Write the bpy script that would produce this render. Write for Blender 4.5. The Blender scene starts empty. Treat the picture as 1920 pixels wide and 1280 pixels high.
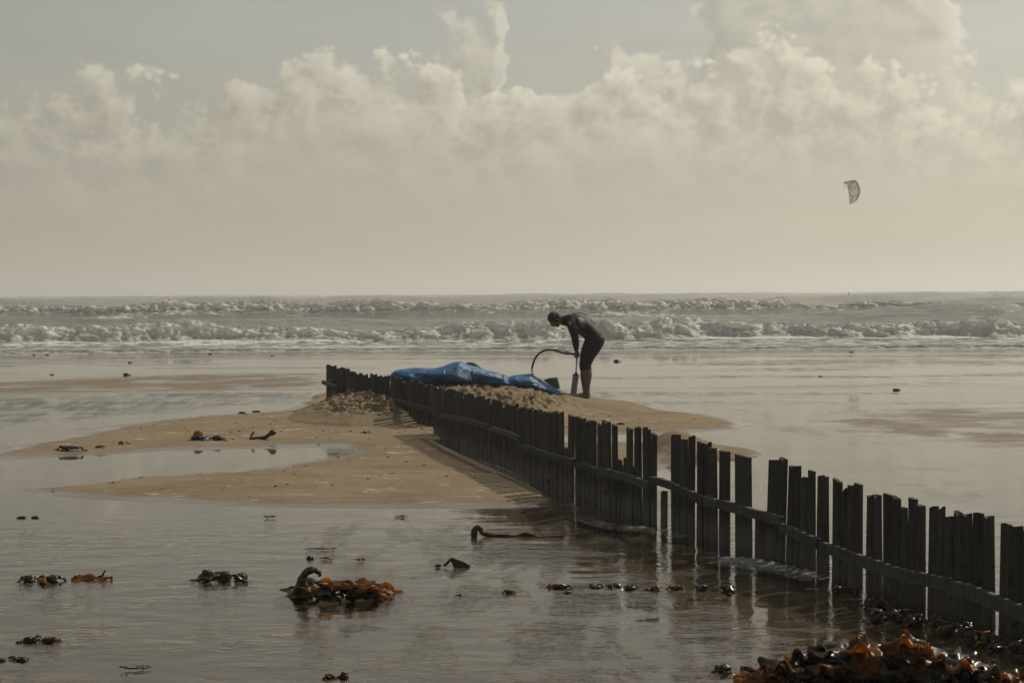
import bpy, bmesh, math, random
import numpy as np
from mathutils import Vector, Matrix
from mathutils.bvhtree import BVHTree

SC = bpy.context.scene
COL = SC.collection
R = math.radians

# ------------------------------------------------------------------ camera
CAMH = 1.8                       # eye height of a standing photographer
FPX = 2880.0                     # focal length in pixels of a 1920 px wide frame
PITCH = math.atan(88.0 / FPX)    # looking slightly down
ROLL = R(0.33)
CF = Vector((0, math.cos(PITCH), -math.sin(PITCH)))
CU0 = Vector((0, math.sin(PITCH), math.cos(PITCH)))
CR0 = Vector((1, 0, 0))
CR = CR0 * math.cos(ROLL) - CU0 * math.sin(ROLL)
CU = CU0 * math.cos(ROLL) + CR0 * math.sin(ROLL)
cam_d = bpy.data.cameras.new('camera')
cam = bpy.data.objects.new('camera', cam_d)
COL.objects.link(cam)
cam_d.sensor_width = 36.0
cam_d.lens = 36.0 * FPX / 1920.0
cam_d.clip_start = 0.1
cam_d.clip_end = 30000.0
cam.matrix_world = Matrix(((CR.x, CU.x, -CF.x, 0), (CR.y, CU.y, -CF.y, 0), (CR.z, CU.z, -CF.z, CAMH), (0, 0, 0, 1)))
SC.camera = cam

# ------------------------------------------------------------------ render settings
SC.view_settings.view_transform = 'Standard'
SC.view_settings.look = 'None'
SC.view_settings.exposure = 0.0
SC.view_settings.gamma = 1.0
SC.render.engine = 'CYCLES'
SC.cycles.use_denoising = True
SC.cycles.max_bounces = 5
SC.cycles.use_adaptive_sampling = True
SC.cycles.adaptive_threshold = 0.02
SC.cycles.adaptive_min_samples = 12
SC.cycles.transparent_max_bounces = 8
SC.cycles.caustics_reflective = False
SC.cycles.caustics_refractive = False
SC.cycles.sample_clamp_indirect = 4.0
SC.cycles.volume_step_rate = 4.0

# ------------------------------------------------------------------ sun
SUN_EL, SUN_AZ = R(43.0), R(54.0)      # azimuth measured from +Y (view direction) towards +X
SUN = Vector((math.sin(SUN_AZ) * math.cos(SUN_EL), math.cos(SUN_AZ) * math.cos(SUN_EL), math.sin(SUN_EL)))
ld = bpy.data.lights.new('sun', 'SUN')
ld.energy = 3.9
ld.angle = R(0.5)
ld.color = (1.0, 0.92, 0.78)
sun = bpy.data.objects.new('sun', ld)
COL.objects.link(sun)
sun.rotation_euler = SUN.to_track_quat('Z', 'Y').to_euler()
sun.location = (20, 20, 30)


# ------------------------------------------------------------------ node helper
class NT:
    def __init__(self, tree):
        self.t = tree
        self.n = tree.nodes
        self.l = tree.links

    def node(self, typ, **kw):
        n = self.n.new(typ)
        ins = kw.pop('ins', {})
        for k, v in kw.items():
            setattr(n, k, v)
        for k, v in ins.items():
            self.put(n.inputs[k], v)
        return n

    def put(self, sock, v):
        if isinstance(v, bpy.types.NodeSocket):
            self.l.new(v, sock)
        elif v is not None:
            sock.default_value = v

    def m(self, op, a, b=None, c=None, clamp=False):
        n = self.n.new('ShaderNodeMath')
        n.operation = op
        n.use_clamp = clamp
        self.put(n.inputs[0], a)
        if b is not None:
            self.put(n.inputs[1], b)
        if c is not None:
            self.put(n.inputs[2], c)
        return n.outputs[0]

    def step(self, x, a, b, lo=0.0, hi=1.0):
        n = self.n.new('ShaderNodeMapRange')
        n.interpolation_type = 'SMOOTHSTEP'
        self.put(n.inputs[0], x)
        for i, v in zip((1, 2, 3, 4), (a, b, lo, hi)):
            self.put(n.inputs[i], v)
        return n.outputs[0]

    def mix(self, f, a, b):
        n = self.n.new('ShaderNodeMix')
        n.data_type = 'RGBA'
        self.put(n.inputs[0], f)
        self.put(n.inputs[6], a)
        self.put(n.inputs[7], b)
        return n.outputs[2]

    def mul(self, col, f):
        n = self.n.new('ShaderNodeVectorMath')
        n.operation = 'SCALE'
        self.put(n.inputs[0], col)
        self.put(n.inputs[3], f)
        return n.outputs[0]

    def vec(self, x, y, z=0.0):
        n = self.n.new('ShaderNodeCombineXYZ')
        self.put(n.inputs[0], x)
        self.put(n.inputs[1], y)
        self.put(n.inputs[2], z)
        return n.outputs[0]

    def noise(self, v, scale, detail=4.0, rough=0.5, dist=0.0):
        n = self.n.new('ShaderNodeTexNoise')
        self.put(n.inputs['Vector'], v)
        n.inputs['Scale'].default_value = scale
        n.inputs['Detail'].default_value = detail
        n.inputs['Roughness'].default_value = rough
        n.inputs['Distortion'].default_value = dist
        return n.outputs[0]

    def voro(self, v, scale, smooth=0.6):
        n = self.n.new('ShaderNodeTexVoronoi')
        n.feature = 'F1'
        self.put(n.inputs['Vector'], v)
        n.inputs['Scale'].default_value = scale
        return n.outputs['Distance']

    def mapping(self, v, scale=(1, 1, 1), loc=(0, 0, 0), rot=(0, 0, 0)):
        n = self.n.new('ShaderNodeMapping')
        self.put(n.inputs[0], v)
        n.inputs[1].default_value = loc
        n.inputs[2].default_value = rot
        n.inputs[3].default_value = scale
        return n.outputs[0]


def C4(c):
    return (c[0], c[1], c[2], 1.0)


# ------------------------------------------------------------------ sky
world = bpy.data.worlds.new('World')
SC.world = world
world.use_nodes = True
world.cycles.sampling_method = 'MANUAL'
world.cycles.sample_map_resolution = 256
W = NT(world.node_tree)
W.n.clear()
w_out = W.node('ShaderNodeOutputWorld')
w_bg = W.node('ShaderNodeBackground')
w_bg.inputs[1].default_value = 0.1
W.l.new(w_bg.outputs[0], w_out.inputs[0])
sky = W.node('ShaderNodeTexSky', sky_type='NISHITA', sun_disc=False, sun_elevation=SUN_EL,
             sun_rotation=SUN_AZ, altitude=0.0, air_density=1.0, dust_density=4.0, ozone_density=1.0)
tc = W.node('ShaderNodeTexCoord')
nrm = W.node('ShaderNodeVectorMath', operation='NORMALIZE')
W.l.new(tc.outputs['Generated'], nrm.inputs[0])
sep = W.node('ShaderNodeSeparateXYZ')
W.l.new(nrm.outputs[0], sep.inputs[0])
DEG = 180.0 / math.pi
w_az = W.m('MULTIPLY', W.m('ARCTAN2', sep.outputs[0], sep.outputs[1]), DEG)
w_el = W.m('MULTIPLY', W.m('ARCSINE', sep.outputs[2]), DEG)
# forward scattering towards the sun
dotn = W.node('ShaderNodeVectorMath', operation='DOT_PRODUCT')
W.l.new(nrm.outputs[0], dotn.inputs[0])
dotn.inputs[1].default_value = SUN
w_g = W.m('MULTIPLY_ADD', dotn.outputs['Value'], 0.5, 0.5, clamp=True)
w_glow = W.m('POWER', w_g, 3.0)


def cloud_layer(az, el, tops, seed, amp=1.0):
    """height (deg) of the cloud surface above this direction; >0 is inside a cloud"""
    fc = W.node('ShaderNodeFloatCurve')
    cur = fc.mapping.curves[0]
    pts = sorted(tops)
    for i, (a, e) in enumerate(pts):
        u = (a + 60.0) / 120.0
        v = e / 30.0
        if i < 2:
            cur.points[i].location = (u, v)
        else:
            cur.points.new(u, v)
    fc.mapping.update()
    wp = W.noise(W.vec(W.m('MULTIPLY', az, 0.1), W.m('MULTIPLY', el, 0.13), seed + 31.0), 3.6, 2.0, 0.5)
    azw = W.m('ADD', az, W.m('MULTIPLY', W.m('SUBTRACT', wp, 0.5), 6.5))
    W.put(fc.inputs['Value'], W.m('MULTIPLY_ADD', azw, 1 / 120.0, 0.5, clamp=True))
    top = W.m('MULTIPLY', fc.outputs[0], 30.0)
    p = W.vec(W.m('MULTIPLY', az, 0.1), W.m('MULTIPLY', el, 0.115), seed)
    n1 = W.noise(p, 2.3, 7.0, 0.60, 0.0)
    v1 = W.voro(p, 9.0, 0.5)
    v2 = W.voro(p, 27.0, 0.5)
    d = W.m('SUBTRACT', top, el)
    d = W.m('ADD', d, W.m('MULTIPLY', W.m('SUBTRACT', n1, 0.5), 8.5 * amp))
    d = W.m('ADD', d, W.m('MULTIPLY', W.m('SUBTRACT', 0.42, v1), 2.2 * amp))
    d = W.m('ADD', d, W.m('MULTIPLY', W.m('SUBTRACT', 0.42, v2), 1.15 * amp))
    return d, n1


# cumulus tops (azimuth, elevation in degrees) as the cloud bank stands over the sea, going on to both sides
TOP1 = [(-60, 8.5), (-45, 10.5), (-33, 7.4), (-22, 7.8), (-18.4, 7.7), (-15.5, 8.0), (-12.5, 7.6), (-11, 8.4), (-9.3, 8.0),
        (-8.0, 9.1), (-6.0, 8.7), (-3.4, 8.9), (-1.0, 7.4), (1.0, 8.1), (3.0, 8.4), (4.7, 8.6), (6.6, 8.0), (8.0, 8.2), (9.6, 9.0),
        (12.5, 8.6), (14.4, 7.8), (17.0, 7.4), (21, 8.6), (30, 10.0), (42, 8.0), (60, 10.0)]
TOP2 = [(-60, 4), (-45, 6), (-34, 9.5), (-26, 5.0), (-20, 4.5), (-10, 4.0), (-7, 8.5), (-4.5, 8.0), (-2.0, 10.3), (-0.3, 10.6), (0.8, 7.5), (3.4, 7.6),
        (4.6, 10.2), (5.8, 8.2), (6.8, 11.5), (9.2, 14.0), (13.6, 13.5), (15.6, 10.6), (17.4, 7.6), (22, 6.0), (30, 13), (45, 12), (60, 7)]
HAZE = (5.15, 4.75, 3.58)          # radiance of the thick sea haze, before the 0.1 background strength
dim = W.m('MULTIPLY_ADD', w_glow, 1.10, 0.50)
haze_c = W.mul(HAZE, dim)
# haze thickness falls with elevation
hz = W.m('POWER', 2.718, W.m('MULTIPLY', W.m('MAXIMUM', w_el, 0.0), -1 / 14.0))
hz = W.m('MULTIPLY_ADD', hz, 0.86, 0.10)
blue = W.mix(0.45, sky.outputs[0], C4((2.6, 2.85, 2.85)))
base = W.mix(hz, blue, haze_c)
strk = W.noise(W.vec(W.m('MULTIPLY', w_az, 0.03), W.m('MULTIPLY', w_el, 0.16), 4.0), 3.0, 4.0, 0.55, 0.4)
base = W.mul(base, W.m('MULTIPLY_ADD', W.m('SUBTRACT', strk, 0.5), 0.22, 1.0))
col = base
for tops, seed, amp, cov, lum, soft in ((TOP2, 7.3, 0.8, 0.68, 0.99, 0.9), (TOP1, 2.1, 0.85, 0.80, 1.0, 0.5)):
    d0, nn = cloud_layer(w_az, w_el, tops, seed, amp)
    d1, _ = cloud_layer(W.m('ADD', w_az, 0.42), W.m('ADD', w_el, 0.5), tops, seed, amp)
    a = W.step(d0, -0.15, soft)
    low = W.step(W.m('ADD', w_el, W.m('MULTIPLY', W.m('SUBTRACT', nn, 0.5), 5.0)), 2.2, 6.2)
    high = W.step(w_el, 34.0, 18.0)
    a = W.m('MULTIPLY', W.m('MULTIPLY', W.m('MULTIPLY', a, low), high), cov)
    lit = W.m('SUBTRACT', d0, d1)
    lit = W.step(lit, -1.0, 2.2, -0.20, 0.42)
    inside = W.step(d0, 5.0, 0.3, 0.22, 1.0)
    body = W.m('MULTIPLY_ADD', W.m('SUBTRACT', nn, 0.5), 0.30, 0.93)
    rim = W.step(d0, 1.8, 0.2, 0.0, 0.12)
    br = W.m('ADD', W.m('MULTIPLY_ADD', lit, inside, body), rim)
    br = W.m('MULTIPLY', br, W.m('MULTIPLY', dim, lum))
    cc = W.mul((5.0, 4.68, 3.72), br)
    col = W.mix(a, col, cc)
# thin broken veil over the upper sky, so the light goes on the same way overhead
up = W.node('ShaderNodeVectorMath', operation='SCALE')
W.put(up.inputs[0], nrm.outputs[0])
W.put(up.inputs[3], W.m('DIVIDE', 1.0, W.m('ADD', W.m('MAXIMUM', sep.outputs[2], 0.0), 0.12)))
veil = W.step(W.noise(up.outputs[0], 1.1, 6.0, 0.55, 0.5), 0.42, 0.72)
veil = W.m('MULTIPLY', W.m('MULTIPLY', veil, W.step(w_el, 9.0, 20.0)), 0.6)
col = W.mix(veil, col, W.mul((5.0, 4.7, 3.9), dim))
W.l.new(col, w_bg.inputs[0])


# ------------------------------------------------------------------ geometry helpers
def ray(px, py):
    return CF + CR * ((px - 960.0) / FPX) + CU * ((640.0 - py) / FPX)


def g(px, py, z=0.0):
    """the ground point (height z) seen at a photograph pixel"""
    r = ray(px, py)
    t = (z - CAMH) / r.z
    return Vector((r.x * t, r.y * t, z))


def at(px, py, Y):
    """the point at distance Y seen at a photograph pixel"""
    r = ray(px, py)
    t = Y / r.y
    return Vector((r.x * t, Y, CAMH + r.z * t))


def to_px(x, y, z):
    v = Vector((x, y, z - CAMH))
    d = v.dot(CF)
    return 960 + FPX * v.dot(CR) / d, 640 - FPX * v.dot(CU) / d


_rs = np.random.RandomState(11)
_PERM = _rs.permutation(256)
_PERM = np.concatenate([_PERM, _PERM])
_GR = _rs.rand(512) * 2 * np.pi
_GX, _GY = np.cos(_GR), np.sin(_GR)


def perlin(x, y):
    x = np.asarray(x, float)
    y = np.asarray(y, float)
    xi = np.floor(x).astype(int)
    yi = np.floor(y).astype(int)
    xf, yf = x - xi, y - yi
    u = xf * xf * xf * (xf * (xf * 6 - 15) + 10)
    v = yf * yf * yf * (yf * (yf * 6 - 15) + 10)

    def gr(ix, iy, fx, fy):
        h = _PERM[(_PERM[ix & 255] + iy) & 255]
        return _GX[h] * fx + _GY[h] * fy
    a = gr(xi, yi, xf, yf)
    b = gr(xi + 1, yi, xf - 1, yf)
    c = gr(xi, yi + 1, xf, yf - 1)
    d = gr(xi + 1, yi + 1, xf - 1, yf - 1)
    return (a + u * (b - a)) * (1 - v) + (c + u * (d - c)) * v * 1.0


def fbm(x, y, octv=4, rough=0.5):
    s, a, t = 0.0, 1.0, 0.0
    for i in range(octv):
        s = s + a * perlin(x * 2 ** i + 17.3 * i, y * 2 ** i - 9.1 * i)
        t += a
        a *= rough
    return s / t * 1.6


def billow(x, y, octv=4, rough=0.5):
    s, a, t = 0.0, 1.0, 0.0
    for i in range(octv):
        s = s + a * (1 - np.abs(perlin(x * 2 ** i + 5.3 * i, y * 2 ** i + 3.7 * i)) * 2.0)
        t += a
        a *= rough
    return s / t


def sstep(x, a, b):
    t = np.clip((x - a) / (b - a), 0, 1)
    return t * t * (3 - 2 * t)


def poly_sd(X, Y, pts):
    """signed distance to a ground polygon, positive inside"""
    X = np.asarray(X)
    Y = np.asarray(Y)
    d = np.full(X.shape, 1e9)
    ins = np.zeros(X.shape, bool)
    n = len(pts)
    for i in range(n):
        ax, ay = pts[i]
        bx, by = pts[(i + 1) % n]
        ex, ey = bx - ax, by - ay
        wx, wy = X - ax, Y - ay
        t = np.clip((wx * ex + wy * ey) / (ex * ex + ey * ey + 1e-12), 0, 1)
        d = np.minimum(d, np.hypot(wx - ex * t, wy - ey * t))
        cond = ((ay > Y) != (by > Y)) & (X < (bx - ax) * (Y - ay) / ((by - ay) if by != ay else 1e-9) + ax)
        ins ^= cond
    return np.where(ins, d, -d)


def gp(pts, z=0.0):
    return [tuple(g(a, b, z)[:2]) for a, b in pts]


def link(o, parent=None):
    COL.objects.link(o)
    if parent is not None:
        o.parent = parent
    return o


def grid_mesh(name, P, mat, attrs=None, smooth=True, uv=False):
    n, m = P.shape[:2]
    me = bpy.data.meshes.new(name)
    idx = np.arange(n * m).reshape(n, m)
    q = np.stack([idx[:-1, :-1], idx[:-1, 1:], idx[1:, 1:], idx[1:, :-1]], -1).reshape(-1, 4)
    me.vertices.add(n * m)
    me.vertices.foreach_set('co', P.reshape(-1).astype(np.float32))
    me.loops.add(q.size)
    me.loops.foreach_set('vertex_index', q.reshape(-1).astype(np.int32))
    me.polygons.add(len(q))
    me.polygons.foreach_set('loop_start', (np.arange(len(q)) * 4).astype(np.int32))
    me.polygons.foreach_set('loop_total', np.full(len(q), 4, np.int32))
    me.polygons.foreach_set('use_smooth', np.full(len(q), smooth))
    me.update(calc_edges=True)
    me.validate()
    for k, v in (attrs or {}).items():
        a = me.attributes.new(k, 'FLOAT', 'POINT')
        a.data.foreach_set('value', np.asarray(v).reshape(-1).astype(np.float32))
    me.materials.append(mat)
    return bpy.data.objects.new(name, me)


def py_mesh(name, verts, faces, mat, parent=None, smooth=False):
    me = bpy.data.meshes.new(name)
    me.from_pydata([tuple(v) for v in verts], [], faces)
    if smooth:
        for p in me.polygons:
            p.use_smooth = True
    me.materials.append(mat)
    return link(bpy.data.objects.new(name, me), parent)


def tag(o, label=None, cat=None, group=None, kind=None):
    if label:
        o['label'] = label
    if cat:
        o['category'] = cat
    if group:
        o['group'] = group
    if kind:
        o['kind'] = kind
    return o


def empty(name, loc):
    o = bpy.data.objects.new(name, None)
    o.location = loc
    o.empty_display_size = 0.1
    COL.objects.link(o)
    o.matrix_world = Matrix.Translation(loc)
    return o


def keep(o, parent):
    """parent an object whose mesh is in world coordinates to an Empty"""
    o.parent = parent
    o.matrix_parent_inverse = Matrix.Translation(parent.location).inverted()
    return o


def mat_new(name):
    m = bpy.data.materials.new(name)
    m.use_nodes = True
    t = NT(m.node_tree)
    t.n.clear()
    out = t.node('ShaderNodeOutputMaterial')
    return m, t, out


def obj_co(t):
    return t.node('ShaderNodeNewGeometry').outputs['Position']


def bump(t, h, strength, dist, nrm=None):
    b = t.node('ShaderNodeBump')
    t.put(b.inputs['Strength'], strength)
    t.put(b.inputs['Distance'], dist)
    t.put(b.inputs['Height'], h)
    if nrm is not None:
        t.put(b.inputs['Normal'], nrm)
    return b.outputs[0]


def attr(t, name):
    n = t.node('ShaderNodeAttribute')
    n.attribute_name = name
    return n.outputs['Fac']


# ------------------------------------------------------------------ materials of the setting
def m_sand():
    m, t, out = mat_new('sand')
    p = obj_co(t)
    wet = attr(t, 'wet')
    n1 = t.noise(p, 0.9, 5, 0.6)
    n2 = t.noise(p, 55.0, 3, 0.6)
    n3 = t.noise(p, 400.0, 2, 0.6)
    dry = t.mix(t.step(n1, 0.3, 0.7), C4((0.158, 0.120, 0.073)), C4((0.205, 0.159, 0.101)))
    dry = t.mix(t.m('MULTIPLY', t.step(n2, 0.35, 0.7), 0.35), dry, C4((0.135, 0.101, 0.062)))
    dry = t.mix(t.m('MULTIPLY', t.step(n3, 0.45, 0.75), 0.5), dry, C4((0.235, 0.19, 0.13)))
    n5 = t.noise(t.mapping(p, (0.5, 1.6, 1.0), (4, 2, 0)), 1.7, 5, 0.62, 0.6)
    dry = t.mix(t.m('MULTIPLY', t.step(n5, 0.50, 0.66), 0.42), dry, C4((0.115, 0.086, 0.052)))
    damp = t.mix(n1, C4((0.094, 0.072, 0.047)), C4((0.122, 0.096, 0.064)))
    c = t.mix(wet, dry, damp)
    # thin pale froth lines left by the last swash
    ln = t.noise(t.mapping(p, (0.55, 2.2, 1.0)), 1.3, 3, 0.5, 0.7)
    fl = t.m('ABSOLUTE', t.m('SUBTRACT', ln, 0.5))
    fl = t.m('MULTIPLY', t.step(fl, 0.009, 0.0), t.step(t.noise(p, 2.1, 3), 0.47, 0.58))
    fl = t.m('MULTIPLY', fl, attr(t, 'froth'))
    c = t.mix(t.m('MULTIPLY', fl, 0.7), c, C4((0.5, 0.47, 0.40)))
    b = t.node('ShaderNodeBsdfPrincipled')
    t.put(b.inputs['Base Color'], c)
    rn = t.noise(t.mapping(p, (0.12, 0.8, 1.0)), 1.6, 4, 0.55)
    wr = t.step(rn, 0.32, 0.68, 0.07, 0.26)
    mr = t.node('ShaderNodeMapRange')
    t.put(mr.inputs[0], wet)
    mr.inputs[1].default_value = 0.35
    mr.inputs[3].default_value = 0.9
    t.put(mr.inputs[4], wr)
    t.put(b.inputs['Roughness'], mr.outputs[0])
    b.inputs['IOR'].default_value = 1.36
    t.put(b.inputs['Specular IOR Level'], t.m('MULTIPLY_ADD', wet, 0.42, 0.08))
    hh = t.m('ADD', t.m('MULTIPLY', n2, 0.6), t.m('MULTIPLY', n3, 0.25))
    hh = t.m('ADD', hh, t.m('MULTIPLY', t.noise(t.mapping(p, (14, 5, 5), (0, 0, 0), (0, 0, 0.5)), 1.0, 3), 0.8))
    t.put(b.inputs['Normal'], bump(t, hh, t.m('MULTIPLY_ADD', wet, -0.97, 1.0), 0.012))
    t.l.new(b.outputs[0], out.inputs[0])
    return m


def m_shallow():
    """a clear film of sea water over sand: reflects by Fresnel, lets the bed show through"""
    m, t, out = mat_new('shallow_water')
    p = obj_co(t)
    rip = attr(t, 'ripple')
    w1 = t.noise(t.mapping(p, (1.0, 2.4, 1.0), (0, 0, 0), (0, 0, 0.12)), 3.2, 4, 0.58, 0.5)
    w2 = t.noise(t.mapping(p, (1.0, 1.9, 1.0), (3, 0, 0), (0, 0, -0.25)), 13.0, 3, 0.55, 0.4)
    w3 = t.noise(t.mapping(p, (1.0, 1.6, 1.0)), 38.0, 2, 0.5)
    h = t.m('ADD', t.m('MULTIPLY', w1, 1.5), t.m('ADD', t.m('MULTIPLY', w2, 0.55), t.m('MULTIPLY', w3, 0.13)))
    patch = t.step(t.noise(t.mapping(p, (0.35, 1.3, 1.0)), 0.9, 3, 0.5, 0.6), 0.36, 0.64, 0.35, 1.0)
    fine = t.step(t.noise(t.mapping(p, (3.4, 0.9, 1.0), (0, 0, 0), (0, 0, 0.1)), 1.0, 4, 0.65, 0.6), 0.38, 0.62, 0.25, 1.5)
    nb = bump(t, h, t.m('MULTIPLY', rip, t.m('MULTIPLY', patch, fine)), 0.017)
    gl = t.node('ShaderNodeBsdfGlossy')
    gl.inputs['Color'].default_value = (1, 1, 1, 1)
    gl.inputs['Roughness'].default_value = 0.03
    t.put(gl.inputs['Normal'], nb)
    tr = t.node('ShaderNodeBsdfTransparent')
    tr.inputs['Color'].default_value = (0.93, 0.91, 0.85, 1)
    fr = t.node('ShaderNodeFresnel')
    fr.inputs['IOR'].default_value = 1.333
    t.put(fr.inputs['Normal'], nb)
    mx = t.node('ShaderNodeMixShader')
    t.put(mx.inputs[0], fr.outputs[0])
    t.l.new(tr.outputs[0], mx.inputs[1])
    t.l.new(gl.outputs[0], mx.inputs[2])
    t.l.new(mx.outputs[0], out.inputs[0])
    return m


def m_sea():
    m, t, out = mat_new('sea_water')
    p = obj_co(t)
    b = t.node('ShaderNodeBsdfPrincipled')
    foam = attr(t, 'foam')
    lace = t.voro(t.mapping(p, (1.0, 0.55, 1.0)), 1.9, 0.25)
    ln = t.noise(t.mapping(p, (0.5, 0.5, 0.5)), 2.2, 6, 0.65, 0.8)
    f = t.step(t.m('ADD', foam, t.m('ADD', t.m('MULTIPLY', t.m('SUBTRACT', ln, 0.5), 1.1), t.m('MULTIPLY', t.m('SUBTRACT', lace, 0.35), 0.35))), 0.42, 0.78)
    deep = t.mix(t.noise(p, 0.05, 3), C4((0.070, 0.080, 0.056)), C4((0.115, 0.124, 0.090)))
    c = t.mix(f, deep, C4((0.46, 0.455, 0.42)))
    t.put(b.inputs['Base Color'], c)
    t.put(b.inputs['Roughness'], t.m('MULTIPLY_ADD', f, 0.6, 0.14))
    b.inputs['IOR'].default_value = 1.333
    w1 = t.noise(t.mapping(p, (0.5, 1.1, 1.0)), 0.55, 5, 0.6, 0.5)
    w2 = t.noise(t.mapping(p, (0.7, 1.2, 1.0)), 2.6, 4, 0.6, 0.4)
    h = t.m('ADD', t.m('MULTIPLY', w1, 1.0), t.m('MULTIPLY', w2, 0.30))
    h = t.m('ADD', h, t.m('MULTIPLY', t.m('MULTIPLY', f, ln), 0.8))
    t.put(b.inputs['Normal'], bump(t, h, 0.7, 0.6))
    t.l.new(b.outputs[0], out.inputs[0])
    return m


def m_foam():
    m, t, out = mat_new('sea_foam')
    p = obj_co(t)
    hgt = attr(t, 'crest')
    n = t.noise(p, 2.4, 6, 0.68, 0.6)
    n2 = t.noise(p, 9.0, 4, 0.6)
    b = t.node('ShaderNodeBsdfPrincipled')
    f = t.step(t.m('ADD', n, t.m('MULTIPLY', hgt, 0.40)), 0.42, 0.86)
    c = t.mix(f, C4((0.58, 0.57, 0.52)), C4((0.84, 0.83, 0.78)))
    t.put(b.inputs['Base Color'], c)
    b.inputs['Roughness'].default_value = 0.55
    b.inputs['Subsurface Weight'].default_value = 0.0
    hh = t.m('ADD', n, t.m('MULTIPLY', n2, 0.5))
    nb = bump(t, hh, 0.8, 0.10)
    t.put(b.inputs['Normal'], nb)
    trl = t.node('ShaderNodeBsdfTranslucent')
    t.put(trl.inputs[0], c)
    t.put(trl.inputs['Normal'], nb)
    mx = t.node('ShaderNodeMixShader')
    mx.inputs[0].default_value = 0.55
    t.l.new(b.outputs[0], mx.inputs[1])
    t.l.new(trl.outputs[0], mx.inputs[2])
    t.l.new(mx.outputs[0], out.inputs[0])
    return m


def m_simple(name, colr, rough=0.6, var=0.25, scale=8.0, metallic=0.0, bstr=0.0, bdist=0.01, transl=0.0, spec=0.5, coat=0.0, stretch=(1, 1, 1), col2=None):
    m, t, out = mat_new(name)
    p = t.mapping(obj_co(t), stretch)
    n = t.noise(p, scale, 5, 0.6, 0.2)
    b = t.node('ShaderNodeBsdfPrincipled')
    c2 = col2 or tuple(x * (1 - var) for x in colr)
    c = t.mix(t.step(n, 0.3, 0.7), C4(c2), C4(colr))
    t.put(b.inputs['Base Color'], c)
    b.inputs['Roughness'].default_value = rough
    b.inputs['Metallic'].default_value = metallic
    b.inputs['Specular IOR Level'].default_value = spec
    b.inputs['Coat Weight'].default_value = coat
    b.inputs['Coat Roughness'].default_value = 0.08
    if bstr > 0:
        t.put(b.inputs['Normal'], bump(t, t.m('ADD', n, t.m('MULTIPLY', t.noise(p, scale * 5, 3), 0.4)), bstr, bdist))
    sh = b.outputs[0]
    if transl > 0:
        tr = t.node('ShaderNodeBsdfTranslucent')
        t.put(tr.inputs[0], c)
        mx = t.node('ShaderNodeMixShader')
        mx.inputs[0].default_value = transl
        t.l.new(sh, mx.inputs[1])
        t.l.new(tr.outputs[0], mx.inputs[2])
        sh = mx.outputs[0]
    t.l.new(sh, out.inputs[0])
    return m


M_SAND, M_SHALLOW, M_SEA, M_FOAM = m_sand(), m_shallow(), m_sea(), m_foam()

# ------------------------------------------------------------------ the fence line (used by the terrain too)
FENCE_R = [(-1.00, 19.55), (-0.857, 19.0), (-0.25, 16.6), (0.48, 13.9), (1.12, 11.97), (1.60, 10.73), (2.04, 9.64), (2.63, 8.06), (3.10, 6.80)]
FENCE_L = [(-2.93, 24.2), (-2.35, 22.95), (-1.70, 21.75), (-1.06, 20.45)]

# ------------------------------------------------------------------ sand: one sheet
S_BAR = gp([(-700, 960), (-250, 878), (0, 843), (100, 820), (200, 797), (300, 785), (420, 775), (520, 768), (560, 764), (590, 752), (640, 735), (760, 735), (820, 790),
            (826, 818), (850, 832), (900, 861), (960, 899), (1000, 924), (1045, 951), (1062, 958), (1000, 953), (900, 955), (750, 957), (600, 957),
            (450, 954), (350, 949), (250, 942), (150, 937), (60, 929), (0, 921), (-100, 915), (-400, 960)])
S_POOL = gp([(-700, 905), (-200, 876), (0, 869), (150, 857), (300, 850), (450, 846), (610, 843), (560, 858), (490, 874), (400, 881), (250, 889), (190, 896), (140, 905),
             (60, 910), (0, 907), (70, 899), (140, 892), (60, 894), (0, 893), (-200, 895), (-700, 930)])
S_TONGUE = gp([(640, 735), (900, 722), (1110, 748), (1220, 764), (1320, 775), (1410, 788), (1445, 797), (1410, 806), (1320, 812), (1240, 816), (1060, 818), (860, 812), (822, 812), (800, 800)])
S_BACK = gp([(850, 835), (960, 824), (1180, 825), (1250, 828), (1300, 842), (1315, 858), (1290, 880), (1236, 895), (1100, 900), (1000, 890)])
R_CURVE = gp([(1405, 768), (1440, 778), (1470, 794), (1520, 808), (1600, 820), (1720, 830), (1720, 838), (1600, 832), (1510, 820), (1450, 802), (1410, 780)])
R_RIGHT = gp([(1500, 790), (1580, 774), (1700, 765), (1960, 752), (2100, 790), (2000, 850), (1800, 838), (1600, 815)])
R_LEFT = gp([(-700, 790), (-100, 742), (200, 738), (450, 733), (600, 738), (600, 750), (420, 764), (200, 782), (0, 800), (-400, 840)])
R_BROWN = gp([(-700, 745), (-100, 722), (200, 708), (420, 700), (620, 700), (620, 726), (400, 732), (100, 738), (-300, 752)])

rf = np.random.RandomState(5)
# footprints trodden into the mound
FEET = []
for i in range(1500):
    u = rf.rand()
    if u < 0.66:
        fx, fy = rf.uniform(-2.3, 0.75), rf.uniform(20.6, 23.6)
    else:
        fx, fy = rf.uniform(-3.0, -1.5), rf.uniform(20.9, 23.6)
    FEET.append((fx, fy, rf.uniform(0, math.pi), 0.04 + 0.15 * rf.rand() ** 2, 0.022 + 0.05 * rf.rand() ** 1.5, 0.012 + 0.06 * rf.rand()))


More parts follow.
